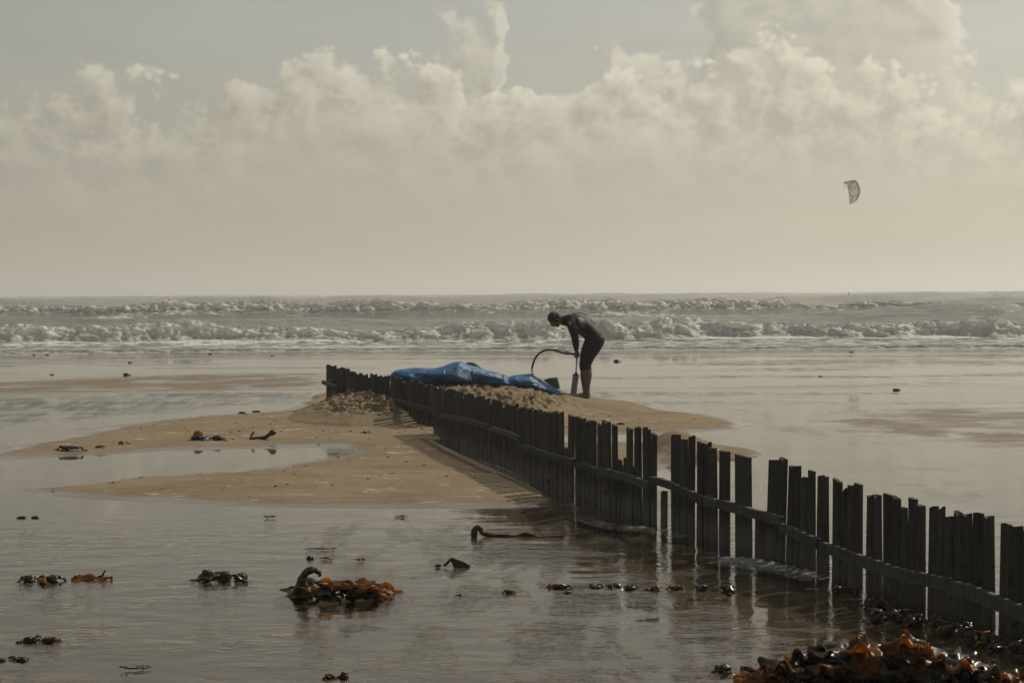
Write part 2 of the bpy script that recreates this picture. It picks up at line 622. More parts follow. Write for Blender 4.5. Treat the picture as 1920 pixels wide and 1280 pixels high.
def mound(X, Y):
    cx = np.array([-4.0, -3.3, -2.95, -2.6, -2.2, -1.6, -1.0, -0.5, 0.0, 0.35, 0.7, 1.0, 1.3, 1.6, 2.0, 2.6, 3.4])
    cz = np.array([0.00, 0.02, 0.15, 0.27, 0.36, 0.42, 0.445, 0.435, 0.395, 0.355, 0.285, 0.215, 0.155, 0.09, 0.035, 0.0, 0.0])
    crest = np.interp(X, cx, cz)
    yc = np.interp(X, [-3.3, -2.2, -1.0, 0.3, 1.5], [23.3, 22.8, 22.9, 23.1, 23.6])
    dy = Y - yc
    wf = np.interp(X, [-3.2, -2.2, -1.2, 0.2, 0.8, 1.4], [2.2, 2.4, 2.1, 2.3, 1.5, 1.2])
    f = np.where(dy < 0, np.clip(1 - (np.abs(dy) / wf) ** 1.7, 0, 1), np.clip(1 - (dy / 2.6) ** 1.6, 0, 1))
    f = f * f * (3 - 2 * f) * 0.55 + f * 0.45
    z = crest * f
    # small bank of sand beyond the gap in the fence
    b = 0.20 * np.exp(-((X - 1.86) / 0.34) ** 2 - ((Y - 17.6) / 0.45) ** 2)
    b += 0.05 * np.exp(-((X - 2.35) / 0.5) ** 2 - ((Y - 17.2) / 0.45) ** 2)
    return z + b


def terrain(X, Y):
    Ys = np.maximum(Y, 4.0)
    n_big = fbm(X * 0.22, Y * 0.22, 3)
    z = np.full(X.shape, -0.05) + 0.012 * n_big
    # the flat wet beach farther out
    far = sstep(Y, 22.5, 27.0)
    wetflat = -0.007 + 0.036 * fbm(X * 0.055 + 3.1, Y * 0.33 + 1.7, 4, 0.5) + 0.004 * fbm(X * 0.5, Y * 1.3, 3)
    z = z * (1 - far) + wetflat * far
    # right-hand flats inside the fence
    rf_ = sstep(X - (19.0 - Y) * 0.30, 0.2, 1.2) * sstep(Y, 10.0, 13.0) * (1 - far)
    z = z * (1 - rf_) + (-0.012 + 0.014 * fbm(X * 0.25 + 9, Y * 0.5, 4)) * rf_
    for pl, dep in ((R_CURVE, -0.03), (R_RIGHT, 0.016), (R_LEFT, -0.05), (R_BROWN, 0.020)):
        if dep > -0.01:
            dep = dep + 0.022 * fbm(X * 0.9 + 2, Y * 0.7, 4, 0.6)
        sd = poly_sd(X, Y, pl) + 0.25 * fbm(X * 0.6, Y * 0.6, 3)
        k = sstep(sd, -0.9, 0.9)
        z = z * (1 - k) + dep * k
    wob = 0.22 * fbm(X * 0.7, Y * 0.9, 5, 0.55)
    w = Ys / 20.0
    sd = np.minimum(poly_sd(X, Y, S_BAR) + 0.22 * w, 0.12 * w - poly_sd(X, Y, S_POOL)) + wob * w
    dfl = np.abs((X + 0.857) - (19.0 - Y) * 0.262)
    bank = sstep(dfl, 1.3, 0.5) * sstep(Y, 12.6, 13.6)
    wi = 1.35 * w * (1 - bank) + 0.16 * bank
    k = sstep(sd, -0.80 * w * (1 - bank) - 0.06 * bank, wi)
    z = z * (1 - k) + (0.040 + 0.012 * fbm(X * 0.5, Y * 0.5, 3)) * k
    for pl, top in ((S_TONGUE, 0.042), (S_BACK, 0.030)):
        sd = poly_sd(X, Y, pl) + wob * w
        k = sstep(sd, -0.55, 0.8)
        z = np.maximum(z, -0.05 + (top + 0.05) * k)
    # scoured channel at the foot of the fence
    d = np.full(X.shape, 1e9)
    for (ax, ay), (bx, by) in zip(FENCE_R[:-1], FENCE_R[1:]):
        ex, ey = bx - ax, by - ay
        t = np.clip(((X - ax) * ex + (Y - ay) * ey) / (ex * ex + ey * ey), 0, 1)
        d = np.minimum(d, np.hypot(X - ax - ex * t, Y - ay - ey * t))
    ch = np.exp(-(d / 0.15) ** 2) * sstep(Y, 19.4, 18.6)
    z = z * (1 - ch) + (-0.07) * ch
    mz = mound(X, Y)
    mk = sstep(mz, 0.03, 0.14)
    z = np.maximum(z, mz + 0.022 - 0.10 * (1 - sstep(mz, 0.0, 0.04)))
    z = z + mk * (0.030 * fbm(X * 2.6, Y * 2.6, 4, 0.55) + 0.010 * fbm(X * 9, Y * 9, 2))
    msk = (X > -3.5) & (X < 1.2) & (Y > 20) & (Y < 25)
    if msk.any():
        xs, ys = X[msk], Y[msk]
        add = np.zeros(xs.shape)
        for fx, fy, a, l, wd, dp in FEET:
            dx, dyy = xs - fx, ys - fy
            near = (np.abs(dx) < 0.3) & (np.abs(dyy) < 0.3)
            if not near.any():
                continue
            ca, sa = math.cos(a), math.sin(a)
            u = (dx[near] * ca + dyy[near] * sa) / l
            v = (-dx[near] * sa + dyy[near] * ca) / wd
            r2 = u * u + v * v
            add[near] += -dp * np.exp(-r2 ** 1.5) + dp * 0.4 * np.exp(-((np.sqrt(r2) - 1.5) / 0.38) ** 2)
        tread = sstep(mz[msk], 0.10, 0.22) * sstep(xs, 1.0, 0.45)
        z[msk] += np.clip(add - 0.012, -0.09, 0.035) * tread
    # the shore: falls away under the sea
    sh = sstep(Y, 46.0, 62.0)
    z = z * (1 - sh) + (-0.6) * sh
    z = z - sstep(Y, 60, 200) * 4.0
    return z


def axis(parts):
    out = [parts[0][0]]
    for a, b, s in parts:
        n = max(1, int(round(abs(b - a) / s)))
        out += list(np.linspace(a, b, n + 1)[1:])
    return np.array(out)


def grow(a, b, s, r=1.22):
    v, x = [], a
    sg = 1 if b > a else -1
    while (b - x) * sg > s:
        x = x + sg * s
        v.append(x)
        s *= r
    v.append(b)
    return v


xs = np.array(grow(-5.6, -3000, 0.08)[::-1] + list(axis([(-5.6, -3.3, 0.06), (-3.3, 1.3, 0.026), (1.3, 5.6, 0.06)])) + grow(5.6, 3000, 0.08))
ys = np.array(grow(5.5, -300, 0.3)[::-1] + list(axis([(5.5, 19.5, 0.06), (19.5, 23.8, 0.028), (23.8, 24.6, 0.06), (24.6, 30, 0.07), (30, 48, 0.16)])) + grow(48, 900, 0.3, 1.18))
GX, GY = np.meshgrid(xs, ys)
GZ = terrain(GX, GY)
wetv = 1 - sstep(GZ + 0.010 * fbm(GX * 1.1, GY * 1.1, 4), 0.010, 0.036)
wetv = np.maximum(wetv, 0.0)
mk_ = sstep(mound(GX, GY), 0.02, 0.1)
froth = (1 - mk_) * sstep(GZ, 0.015, 0.03)
o = grid_mesh('beach', np.stack([GX, GY, GZ], -1), M_SAND, {'wet': wetv * (1 - mk_), 'froth': froth})
link(o)
tag(o, 'wet brown sand beach with a trodden sand mound', None, None, 'structure')


def ground_z(x, y):
    return float(terrain(np.array([[x]], float), np.array([[y]], float))[0, 0])


# ------------------------------------------------------------------ shallow water film over the beach
xw = np.array(grow(-6, -400, 0.12, 1.12)[::-1] + list(axis([(-6, 6, 0.05)])) + grow(6, 400, 0.12, 1.12))
yw = np.array(grow(5.0, -60, 0.3)[::-1] + list(axis([(5.0, 14, 0.045), (14, 30, 0.10), (30, 54, 0.3)])))
WX, WY = np.meshgrid(xw, yw)
rip = np.full(WX.shape, 0.035)
rip = np.maximum(rip, 0.50 * sstep(WY, 13.4, 11.2))
fl_ = sstep(WY, 23.0, 26.0)
rip = np.maximum(rip, fl_ * 0.55 * sstep(fbm(WX * 0.07 + WY * 0.02, WY * 0.42 - WX * 0.03 + 3.0, 4, 0.55), 0.02, 0.34))
rip = np.maximum(rip, (1 - fl_) * sstep(WY, 12.5, 14.0) * 0.30 * sstep(fbm(WX * 0.3 + 5.0, WY * 0.9, 4, 0.6), 0.05, 0.35))
for pl, v in ((R_CURVE, 0.7), (R_RIGHT, 0.75), (R_LEFT, 0.9), (R_BROWN, 0.8)):
    rip = np.maximum(rip, v * sstep(poly_sd(WX, WY, pl) + 0.3 * fbm(WX * 0.5, WY * 0.8, 3), -0.6, 0.8))
rip = np.maximum(rip, 0.34 * sstep(WX - (19.0 - WY) * 0.33, 0.9, 2.4) * sstep(WY, 18.5, 14.0))
dfen = np.full(WX.shape, 1e9)
for (ax, ay), (bx, by) in zip(FENCE_R[:-1], FENCE_R[1:]):
    ex, ey = bx - ax, by - ay
    tt = np.clip(((WX - ax) * ex + (WY - ay) * ey) / (ex * ex + ey * ey), 0, 1)
    dfen = np.minimum(dfen, np.hypot(WX - ax - ex * tt, WY - ay - ey * tt))
nearf = np.exp(-(dfen / 0.55) ** 2) * sstep(WY, 16, 12)
rip = np.maximum(rip, 1.0 * nearf)
rip = np.maximum(rip, 0.8 * sstep(WY, 45, 48.5))
amp = sstep(WY, 13.4, 11.4)
WZ = amp * (0.0045 * fbm(WX * 1.6 + 0.35 * WY, WY * 3.6, 3) + 0.002 * fbm(WX * 5, WY * 9, 2))
WZ += nearf * 0.012 * fbm(WX * 4.2, WY * 5.0, 3)
WZ += sstep(WY, 44, 50) * 0.012 * fbm(WX * 0.8, WY * 2.2, 3)
WZ -= sstep(WY, 51, 54) * 0.12
o = grid_mesh('shallow_water', np.stack([WX, WY, WZ], -1), M_SHALLOW, {'ripple': rip})
link(o)
tag(o, 'thin rippled sheet of sea water lying over the sand', None, None, 'structure')


# ------------------------------------------------------------------ sea with swell
def lineY(y0, seed, X, a=1.6, f=0.03):
    return y0 + a * fbm(X * f + seed * 7.7, X * 0 + seed * 3.3, 3, 0.55) * 2.0


WAVES = [  # mean distance, height, front width, back width, seed, sharpness of the height variation
    (61.5, 0.42, 1.6, 5.0, 1), (93.0, 0.72, 4.0, 8.0, 2), (128.0, 0.85, 4.5, 10.0, 3), (185.0, 1.00, 8.0, 13.0, 4), (250.0, 1.2, 9.0, 16.0, 5),
    (330.0, 1.55, 11.0, 20.0, 6), (430.0, 1.8, 14.0, 26.0, 7), (560.0, 2.0, 18.0, 33.0, 8), (740.0, 2.2, 24.0, 40.0, 9), (1000.0, 2.4, 30.0, 55.0, 10), (1400.0, 2.7, 45.0, 80.0, 11)]


def wave_h(i, X):
    y0, H, wf, wb, sd = WAVES[i]
    n = fbm(X * 9.0 / y0 + sd * 11.3, X * 0 + sd * 5.1, 3, 0.5)
    h = H * (0.80 + 0.75 * n)
    if i == 1:
        h = H * (0.55 + 0.35 * n) + 0.72 * np.exp(-((X - 27.5) / 9.0) ** 2) + 0.28 * np.exp(-((X + 31.0) / 9.0) ** 2)
    if i == 0:
        h = H * (0.9 + 0.35 * n)
    if i == 2:
        h = H * (0.95 + 0.55 * n)
    return np.maximum(h, 0.08)


def sea_z(X, Y):
    z = np.full(X.shape, -0.05)
    for i, (y0, H, wf, wb, sd) in enumerate(WAVES):
        d = Y - lineY(y0, sd, X, y0 * 0.014)
        h = wave_h(i, X)
        pr = np.where(d < 0, np.exp(-(np.abs(d) / wf) ** 1.6), np.exp(-(np.abs(d) / wb) ** 1.5))
        z = z + h * pr
    k = np.clip(Y / 100.0, 0.5, 4)
    z = z + 0.21 * k ** 0.6 * fbm(X * 0.22 / k ** 0.5, Y * 0.40 / k ** 0.5, 5, 0.6) * sstep(Y, 58, 80)
    z = z + 0.02 * fbm(X * 0.9, Y * 2.0, 3) * sstep(Y, 70, 56)
    return z


tn = np.concatenate([-np.array(grow(0.44, 1.2, 0.012, 1.25))[::-1], np.linspace(-0.44, 0.44, 560), np.array(grow(0.44, 1.2, 0.012, 1.25))])
yr = np.concatenate([np.arange(51.5, 140, 0.3), np.array([140 + 0.45 * (1.0175 ** k - 1) / 0.0175 for k in range(270)])])
yr = np.concatenate([yr, np.array(grow(yr[-1], 6000, 60, 1.3))])
TX, SY = np.meshgrid(tn, yr)
SX = TX * SY
SZ = sea_z(SX, SY) - sstep(SY, 1500, 9000) * 0.0
fo = np.zeros(SX.shape)
fo += 0.50 * sstep(SY, 61, 59.0)
fo += 0.30 * sstep(fbm(SX * 0.05, SY * 0.12, 4, 0.6), 0.05, 0.5)
d0 = SY - lineY(61.5, 1, SX, 0.9)
fo += 0.55 * np.exp(-(np.maximum(d0, 0) / 7.0)) * (d0 > -2)
d2 = SY - lineY(128.0, 3, SX, 1.8)
fo += 0.45 * np.exp(-np.abs(np.minimum(d2, 0)) / 10.0) * (d2 < 0) + 0.5 * np.exp(-np.maximum(d2, 0) / 6.0) * (d2 >= 0)
for i in range(3, 9):
    y0, H, wf, wb, sd = WAVES[i]
    d = SY - lineY(y0, sd, SX, y0 * 0.014)
    fo += 0.42 * np.exp(-(d / (wf * 0.5)) ** 2) * sstep(fbm(SX * 9.0 / y0 + sd, SX * 0 + sd * 2.0, 4), 0.05, 0.35)
o = grid_mesh('sea', np.stack([SX, SY, SZ], -1), M_SEA, {'foam': np.clip(fo, 0, 1)})
link(o)
tag(o, 'grey green sea with swell rolling in', None, None, 'structure')


def breaker(name, label, yline, hfun, xr, dx, width, seed, rough=1.0, gate=None):
    """a tumbling roll of white water along a wave crest"""
    X = np.arange(-xr, xr + dx, dx)
    S = np.linspace(0, 1, 46)
    prof_s = [0, 0.18, 0.38, 0.52, 0.64, 0.78, 0.90, 1.0]
    prof_y = [1.15, 0.75, 0.30, 0.0, -0.22, -0.42, -0.62, -0.95]
    prof_z = [-0.20, 0.52, 0.90, 1.0, 0.88, 0.55, 0.22, -0.12]
    XX, SS = np.meshgrid(X, S)
    py_ = np.interp(SS, prof_s, prof_y)
    pz_ = np.interp(SS, prof_s, prof_z)
    H = hfun(XX)
    H = H * (0.92 + 0.95 * fbm(XX * 0.13 / width, XX * 0 + seed, 4, 0.62))
    L = SS * width * 2.6
    b1 = billow(XX * 0.9 / width + 3 * seed, L * 0.9 / width, 4, 0.55)
    b2 = fbm(XX * 2.6 / width, L * 2.6 / width + seed, 5, 0.68)
    b3 = fbm(XX * 11.0 / width, L * 11.0 / width + seed, 3, 0.7)
    edge = np.sin(np.pi * np.clip(SS, 0, 1)) ** 0.6
    zz = H * pz_ + H * edge * rough * (0.26 * (b1 - 0.55) + 0.26 * b2 + 0.12 * b3)
    yy = py_ * width - edge * width * rough * (0.34 * (b1 - 0.5) + 0.26 * b2 + 0.10 * b3)
    xx = XX + 0.12 * width * fbm(XX * 2.2 / width + 40, L * 2.2 / width, 3)
    Y0 = yline(XX)
    if gate is not None:
        zz = zz - (1 - gate(XX)) * 1.5 * H
    base = sea_base(XX, Y0)
    P = np.stack([xx, Y0 + yy, base + zz], -1)
    o = grid_mesh(name, P, M_FOAM, {'crest': np.clip(pz_ * 0.8 + 0.5 * b2, 0, 1)})
    link(o)
    tag(o, label, None, None, 'structure')
    return X


def sea_base(X, Y):
    return np.full(np.shape(X), 0.0)


def spray(name, label, pts_fun, n, smin, smax, seed):
    rs = np.random.RandomState(seed)
    c = pts_fun(rs, n)
    sz = smin + (smax - smin) * rs.rand(n) ** 3
    q = rs.randn(n, 4, 3)
    q /= np.linalg.norm(q, axis=2)[..., None]
    V = (c[:, None, :] + q * sz[:, None, None]).reshape(-1, 3)
    b = np.arange(n) * 4
    F = np.stack([np.stack([b, b + 1, b + 2], 1), np.stack([b, b + 2, b + 3], 1), np.stack([b, b + 3, b + 1], 1), np.stack([b + 1, b + 3, b + 2], 1)], 1).reshape(-1, 3)
    o = py_mesh(name, V.tolist(), F.tolist(), M_FOAM)
    tag(o, label, None, None, 'stuff')


lA = lambda X: lineY(61.5, 1, X, 0.861) - 0.8 + 1.3 * fbm(X * 0.16, X * 0 + 4.0, 4, 0.6)
lC = lambda X: lineY(128.0, 3, X, 1.79) - 0.5
hA = lambda X: wave_h(0, X) * 1.45 + 0.12
hC = lambda X: wave_h(2, X) * 1.42
breaker('breaking_wave', 'low wall of tumbling white water nearest the shore', lA, hA, 34, 0.085, 1.35, 1.0)
breaker('breaking_wave', 'farther white breaker crest rolling across the sea', lC, hC, 66, 0.16, 2.8, 2.0)
lS = lambda X: 50.2 + 0.9 * fbm(X * 0.09, X * 0 + 9.0, 4, 0.6) * 2
breaker('swash', 'frothy edge of the swash on the wet sand', lS, lambda X: 0.075 + 0 * X, 27, 0.07, 1.5, 3.0, 1.3)
lB = lambda X: lineY(74.0, 6.1, X, 2.2, 0.045)
breaker('breaking_wave', 'broken patches of tumbling white water behind the nearest breaker', lB, lambda X: 0.62 + 0.0 * X, 42, 0.11, 1.3, 5.0, 1.2,
        gate=lambda X: sstep(fbm(X * 0.06 + 1.0, X * 0 + 6.0, 3), 0.0, 0.25))
lD = lambda X: lineY(146.0, 8.2, X, 3.0, 0.03)
breaker('breaking_wave', 'ragged white crests behind the farther breaker', lD, lambda X: 1.30 + 0.0 * X, 76, 0.2, 2.4, 6.0, 1.2,
        gate=lambda X: sstep(fbm(X * 0.035 + 2.0, X * 0 + 3.0, 4), -0.05, 0.2))
lE = lambda X: lineY(205.0, 4.4, X, 3.0)
breaker('breaking_wave', 'short white crest breaking far out near the horizon', lE, lambda X: 1.25 + 0.0 * X, 105, 0.3, 3.0, 4.0, 1.0,
        gate=lambda X: sstep(fbm(X * 0.035 + 4.0, X * 0 + 1.0, 3), 0.02, 0.3))


def spA(rs, n):
    x = rs.uniform(-30, 30, n)
    k = fbm(x * 0.5, x * 0 + 2.0, 3)
    return np.stack([x, lA(x) + rs.normal(-0.1, 0.45, n), hA(x) * (0.5 + 0.5 * rs.rand(n)) + np.maximum(0, k + 0.25) * 0.45 * rs.rand(n) ** 2], 1)


def spC(rs, n):
    x = rs.uniform(-60, 60, n)
    k = fbm(x * 0.25, x * 0 + 2.0, 3)
    return np.stack([x, lC(x) + rs.normal(-0.2, 1.0, n), hC(x) * (0.5 + 0.5 * rs.rand(n)) + np.maximum(0, k + 0.25) * 0.9 * rs.rand(n) ** 2], 1)


spray('spray', 'fine salt spray thrown off the nearer breaker', spA, 9000, 0.006, 0.030, 3)
spray('spray', 'fine salt spray blown off the farther breaker', spC, 7000, 0.012, 0.06, 4)


# ------------------------------------------------------------------ salt haze over the water
def make_haze():
    m, t, out = mat_new('haze')
    v = t.node('ShaderNodeVolumePrincipled')
    v.inputs['Color'].default_value = (0.95, 0.93, 0.88, 1)
    v.inputs['Density'].default_value = 0.0009
    v.inputs['Anisotropy'].default_value = 0.35
    t.l.new(v.outputs[0], out.inputs['Volume'])
    x0, x1, y0, y1, z0, z1 = -7600, 7600, -320, 6200, -6.0, 27.0
    V = [(x, y, z) for x in (x0, x1) for y in (y0, y1) for z in (z0, z1)]
    F = [(0, 1, 3, 2), (4, 6, 7, 5), (0, 4, 5, 1), (2, 3, 7, 6), (0, 2, 6, 4), (1, 5, 7, 3)]
    o = py_mesh('haze', V, F, m)
    tag(o, 'pale salt haze hanging over the beach and sea', None, None, 'stuff')


make_haze()

# ------------------------------------------------------------------ fence of upright wooden slats
def m_wood(name, c1, c2):
    m, t, out = mat_new(name)
    oi = t.node('ShaderNodeObjectInfo')
    p = obj_co(t)
    grain = t.noise(t.mapping(p, (30, 30, 1.6)), 1.6, 6, 0.65, 0.4)
    blot = t.noise(p, 3.0, 4, 0.6)
    b = t.node('ShaderNodeBsdfPrincipled')
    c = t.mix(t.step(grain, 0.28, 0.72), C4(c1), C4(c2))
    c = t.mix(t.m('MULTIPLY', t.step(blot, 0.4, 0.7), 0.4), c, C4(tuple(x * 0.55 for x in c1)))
    hsv = t.node('ShaderNodeHueSaturation')
    t.put(hsv.inputs['Color'], c)
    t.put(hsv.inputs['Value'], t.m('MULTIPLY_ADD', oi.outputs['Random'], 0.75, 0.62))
    t.put(b.inputs['Base Color'], hsv.outputs[0])
    # soaked and weedy near the water line, silvery and dry above
    z = t.node('ShaderNodeSeparateXYZ')
    t.put(z.inputs[0], p)
    soak = t.step(t.m('ADD', z.outputs[2], t.m('MULTIPLY', t.m('SUBTRACT', blot, 0.5), 0.12)), 0.24, 0.06)
    t.put(b.inputs['Roughness'], t.m('MULTIPLY_ADD', soak, -0.45, 0.88))
    b.inputs['Specular IOR Level'].default_value = 0.35
    t.put(b.inputs['Normal'], bump(t, grain, 0.8, 0.006))
    t.l.new(b.outputs[0], out.inputs[0])
    return m


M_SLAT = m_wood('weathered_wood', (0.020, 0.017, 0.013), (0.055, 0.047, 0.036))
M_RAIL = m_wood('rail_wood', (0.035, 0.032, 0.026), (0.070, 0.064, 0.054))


def pl_len(pl):
    d = [0.0]
    for (ax, ay), (bx, by) in zip(pl[:-1], pl[1:]):
        d.append(d[-1] + math.hypot(bx - ax, by - ay))
    return d


def pl_at(pl, d, s):
    for i in range(len(d) - 1):
        if s <= d[i + 1] or i == len(d) - 2:
            t = (s - d[i]) / (d[i + 1] - d[i])
            a, b = Vector(pl[i]), Vector(pl[i + 1])
            tan = (b - a).normalized()
            return a.lerp(b, t), tan


rnd = random.Random(21)


def slat_mesh(w, th, z0, z1, cut, notch, bow):
    """one split plank: tapered, a slanting weathered top, slightly bowed"""
    V, F = [], []
    L = [0.0, 0.35, 0.7, 1.0]
    for k, u in enumerate(L):
        zz = z0 + (z1 - z0) * u
        ww = w * (1.0 - 0.06 * u) / 2
        bx = bow * math.sin(u * math.pi)
        top = k == len(L) - 1
        for (sx, sy) in ((-1, -1), (0.15, -1.08), (1, -1), (1, 1), (-1, 1)):
            dz = 0.0
            if top:
                dz = cut * sx + (notch if sx == 0.15 else 0)
            V.append((sx * ww + bx, sy * th / 2, zz + dz))
    n = 5
    for k in range(len(L) - 1):
        for j in range(n):
            a, b = k * n + j, k * n + (j + 1) % n
            F.append((a, b, b + n, a + n))
    F.append(tuple(range(n))[::-1])
    t0 = (len(L) - 1) * n
    F.append(tuple(range(t0, t0 + n)))
    return V, F


def put_slat(parent, pos, tan, w, th, z0, z1, lean=0.0, tip=0.0, cut=0.0, notch=0.0, bow=0.0, mat=None):
    V, F = slat_mesh(w, th, z0, z1, cut, notch, bow)
    me = bpy.data.meshes.new('slat')
    me.from_pydata(V, [], F)
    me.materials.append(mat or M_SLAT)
    o = bpy.data.objects.new('slat', me)
    COL.objects.link(o)
    rz = math.atan2(tan.y, tan.x)
    o.matrix_world = Matrix.Translation((pos.x, pos.y, 0)) @ Matrix.Rotation(rz, 4, 'Z') @ Matrix.Rotation(lean, 4, 'Y') @ Matrix.Rotation(tip, 4, 'X')
    mw = o.matrix_world.copy()
    o.parent = parent
    o.matrix_parent_inverse = Matrix.Translation(parent.location).inverted()
    o.matrix_world = mw
    return o


def lerp_list(pts, x):
    return float(np.interp(x, [p[0] for p in pts], [p[1] for p in pts]))


# photograph silhouette of the fence top, used to set each slat's real height
TOP_R = [(820, 728), (831, 727.6), (880, 739), (915, 747), (925, 749), (980, 763), (1059, 776), (1079, 783), (1119, 790.5), (1145, 793.5), (1152, 797), (1180, 802), (1228, 807),
         (1259, 813), (1276, 815), (1296, 820), (1308, 825), (1342, 839), (1366, 845), (1397, 854), (1450, 862), (1482, 866), (1500, 877), (1530, 885), (1544, 894), (1565, 900),
         (1615, 911), (1630, 920), (1657, 930), (1735, 945), (1743, 946), (1851, 968), (1866, 975), (1874, 980), (1920, 991), (2100, 1040)]
TOP_L = [(600, 680), (611, 682), (630, 687), (650, 692), (680, 700), (712, 703.5), (745, 706), (760, 711), (778, 715), (790, 717), (812, 724), (830, 728)]
# gaps in the photograph where slats are missing or broken: (from, to, kind)
GAPS = [(1058.5, 1077, 'gone'), (1146, 1149, 'gone'), (1158, 1173, 'stub'), (1187, 1190, 'stub'), (1203, 1205.5, 'stub'), (1230, 1258, 'gone'), (1277, 1279.5, 'gone'),
        (1301, 1306.5, 'gone'), (1346, 1349, 'gone'), (1368, 1385, 'gone'), (1406, 1437, 'gone'), (1556, 1560, 'slot'), (1617, 1625, 'slot'), (1530.5, 1533, 'slot')]

fence_r = empty('slat_fence', (FENCE_R[4][0], FENCE_R[4][1], 0))
tag(fence_r, 'long dark fence of upright wooden slats running from the seaweed heap to the mound', 'fence', 'beach fence sections')
fence_l = empty('slat_fence', (FENCE_L[1][0], FENCE_L[1][1], 0))
tag(fence_l, 'short separate slat fence section half buried in trodden sand beside the blue kite', 'fence', 'beach fence sections')


def top_z(pos, tops):
    px, _ = to_px(pos.x, pos.y, 0.6)
    ty = lerp_list(tops, px)
    r = ray(px, ty)
    return CAMH + r.z * pos.y / r.y, px


def section_group(parent, pl, d, tops, s0, s1, right, pitch=0.092, lean=0.0, lean_ends=(0.0, 0.0), zfix=None, body=0.745):
    """one unbroken run of slats; narrow daylight gaps between neighbours let the sun rake through"""
    n = max(1, int(round((s1 - s0) / pitch)))
    ws = [rnd.uniform(0.78, 1.25) for _ in range(n)]
    tot = sum(ws)
    s = s0
    for i in range(n):
        w = (s1 - s0) * ws[i] / tot
        pos, tan = pl_at(pl, d, s + w / 2)
        s += w
        zt, px = top_z(pos, tops)
        zt += rnd.gauss(0, 0.010) - (rnd.random() < 0.16) * rnd.uniform(0.01, 0.05)
        if zfix:
            zt = rnd.uniform(*zfix)
        u = i / max(1, n - 1)
        ln = lean + lean_ends[0] * max(0, 1 - u * 2.5) + lean_ends[1] * max(0, u * 2.5 - 1.5) + max(-0.02, min(0.02, rnd.gauss(0, 0.009)))
        nn = Vector((-tan.y, tan.x))
        pos = pos + nn * max(-0.004, min(0.004, rnd.gauss(0, 0.002)))
        z0 = -0.22 if right else ground_z(pos.x, pos.y) - 0.25
        put_slat(parent, pos, tan, w - ((0.034 if px < 1060 else 0.022) if n > 1 else 0.004), rnd.uniform(0.022, 0.027), z0, zt, -ln, rnd.gauss(0, 0.003), rnd.uniform(-0.010, 0.010),
                 rnd.uniform(-0.03, 0.05) if zfix else rnd.uniform(-0.022, 0.010), rnd.gauss(0, 0.004))


LR = pl_len(FENCE_R)
LL = pl_len(FENCE_L)
def s_of_px(pl, px):
    d = pl_len(pl)
    best = min(np.arange(0, d[-1], 0.01), key=lambda s: abs(to_px(*pl_at(pl, d, s)[0], 0.4)[0] - px))
    return pl_at(pl, d, best), best


# unbroken runs of slats between the gaps: (photo x from, to, lean, lean of the first and last slats, fixed top)
RUNS = [(829, 1058, 0, (0, 0.015), None), (1058.5, 1065, 0.03, (0, 0), (0.40, 0.47)), (1079, 1118.5, 0, (0.0, 0), None), (1120, 1147, 0, (0, 0.03), None), (1149.5, 1157, 0, (0, 0), None),
        (1158, 1171.5, 0, (0, 0), (0.36, 0.44)), (1172, 1175.5, 0, (0, 0), (0.42, 0.46)), (1176, 1184, 0, (0, 0), None), (1184.5, 1189, 0, (0, 0), (0.38, 0.42)), (1189.5, 1202, 0, (0, 0.03), None),
        (1205, 1229.5, 0, (0, 0), None), (1259, 1276, 0, (0, 0), None), (1279, 1289.5, 0, (0, 0), None), (1291.5, 1300.5, 0, (0, 0), None), (1307, 1346, 0, (0, 0.035), None), (1349.5, 1367, 0, (0, 0), None),
        (1437.5, 1454, -0.06, (0, 0), None), (1457, 1470, -0.06, (0, 0), None), (1474, 1530, 0, (-0.05, 0), None), (1533, 1556, 0, (0, 0), None), (1560, 1617, 0, (0, 0), None), (1625, 1654, 0, (0, 0.04), None),
        (1657, 1735, 0, (0, 0), None), (1740, 1867, 0, (-0.03, 0.02), None), (1872.5, 1960, 0, (-0.025, 0), None), (1961, 2085, 0, (0, 0), None)]
for a, b, ln, le, zf in RUNS:
    sa = s_of_px(FENCE_R, a)[1] if a > 829 else 0.0
    sb = s_of_px(FENCE_R, b)[1]
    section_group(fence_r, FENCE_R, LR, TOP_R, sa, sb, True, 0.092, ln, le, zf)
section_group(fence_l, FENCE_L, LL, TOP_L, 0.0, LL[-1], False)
# single survivors standing in the gaps
for px, ty, w, lean in ((1069.5, 778, 0.10, 0.045), (1394, 854, 0.19, -0.012)):
    (pos, tan), _ = s_of_px(FENCE_R, px)
    r = ray(px, ty)
    put_slat(fence_r, pos, tan, w, 0.03, -0.22, CAMH + r.z * pos.y / r.y, lean, 0, -0.006, 0, 0)
for px, zt, w in ((1245, 0.27, 0.075), (1424, 0.28, 0.09), (1432, 0.26, 0.09)):
    (pos, tan), _ = s_of_px(FENCE_R, px)
    put_slat(fence_r, pos, tan, w, 0.025, -0.22, zt, 0.02, 0, 0.01, 0.01, 0)
# a loose slat leaning out of the end of the short section
put_slat(fence_l, Vector((-1.0, 20.2)), Vector((0.9, -0.4)).normalized(), 0.07, 0.025, -0.15, 0.22, -0.22, 0.05, 0.01, 0, 0)


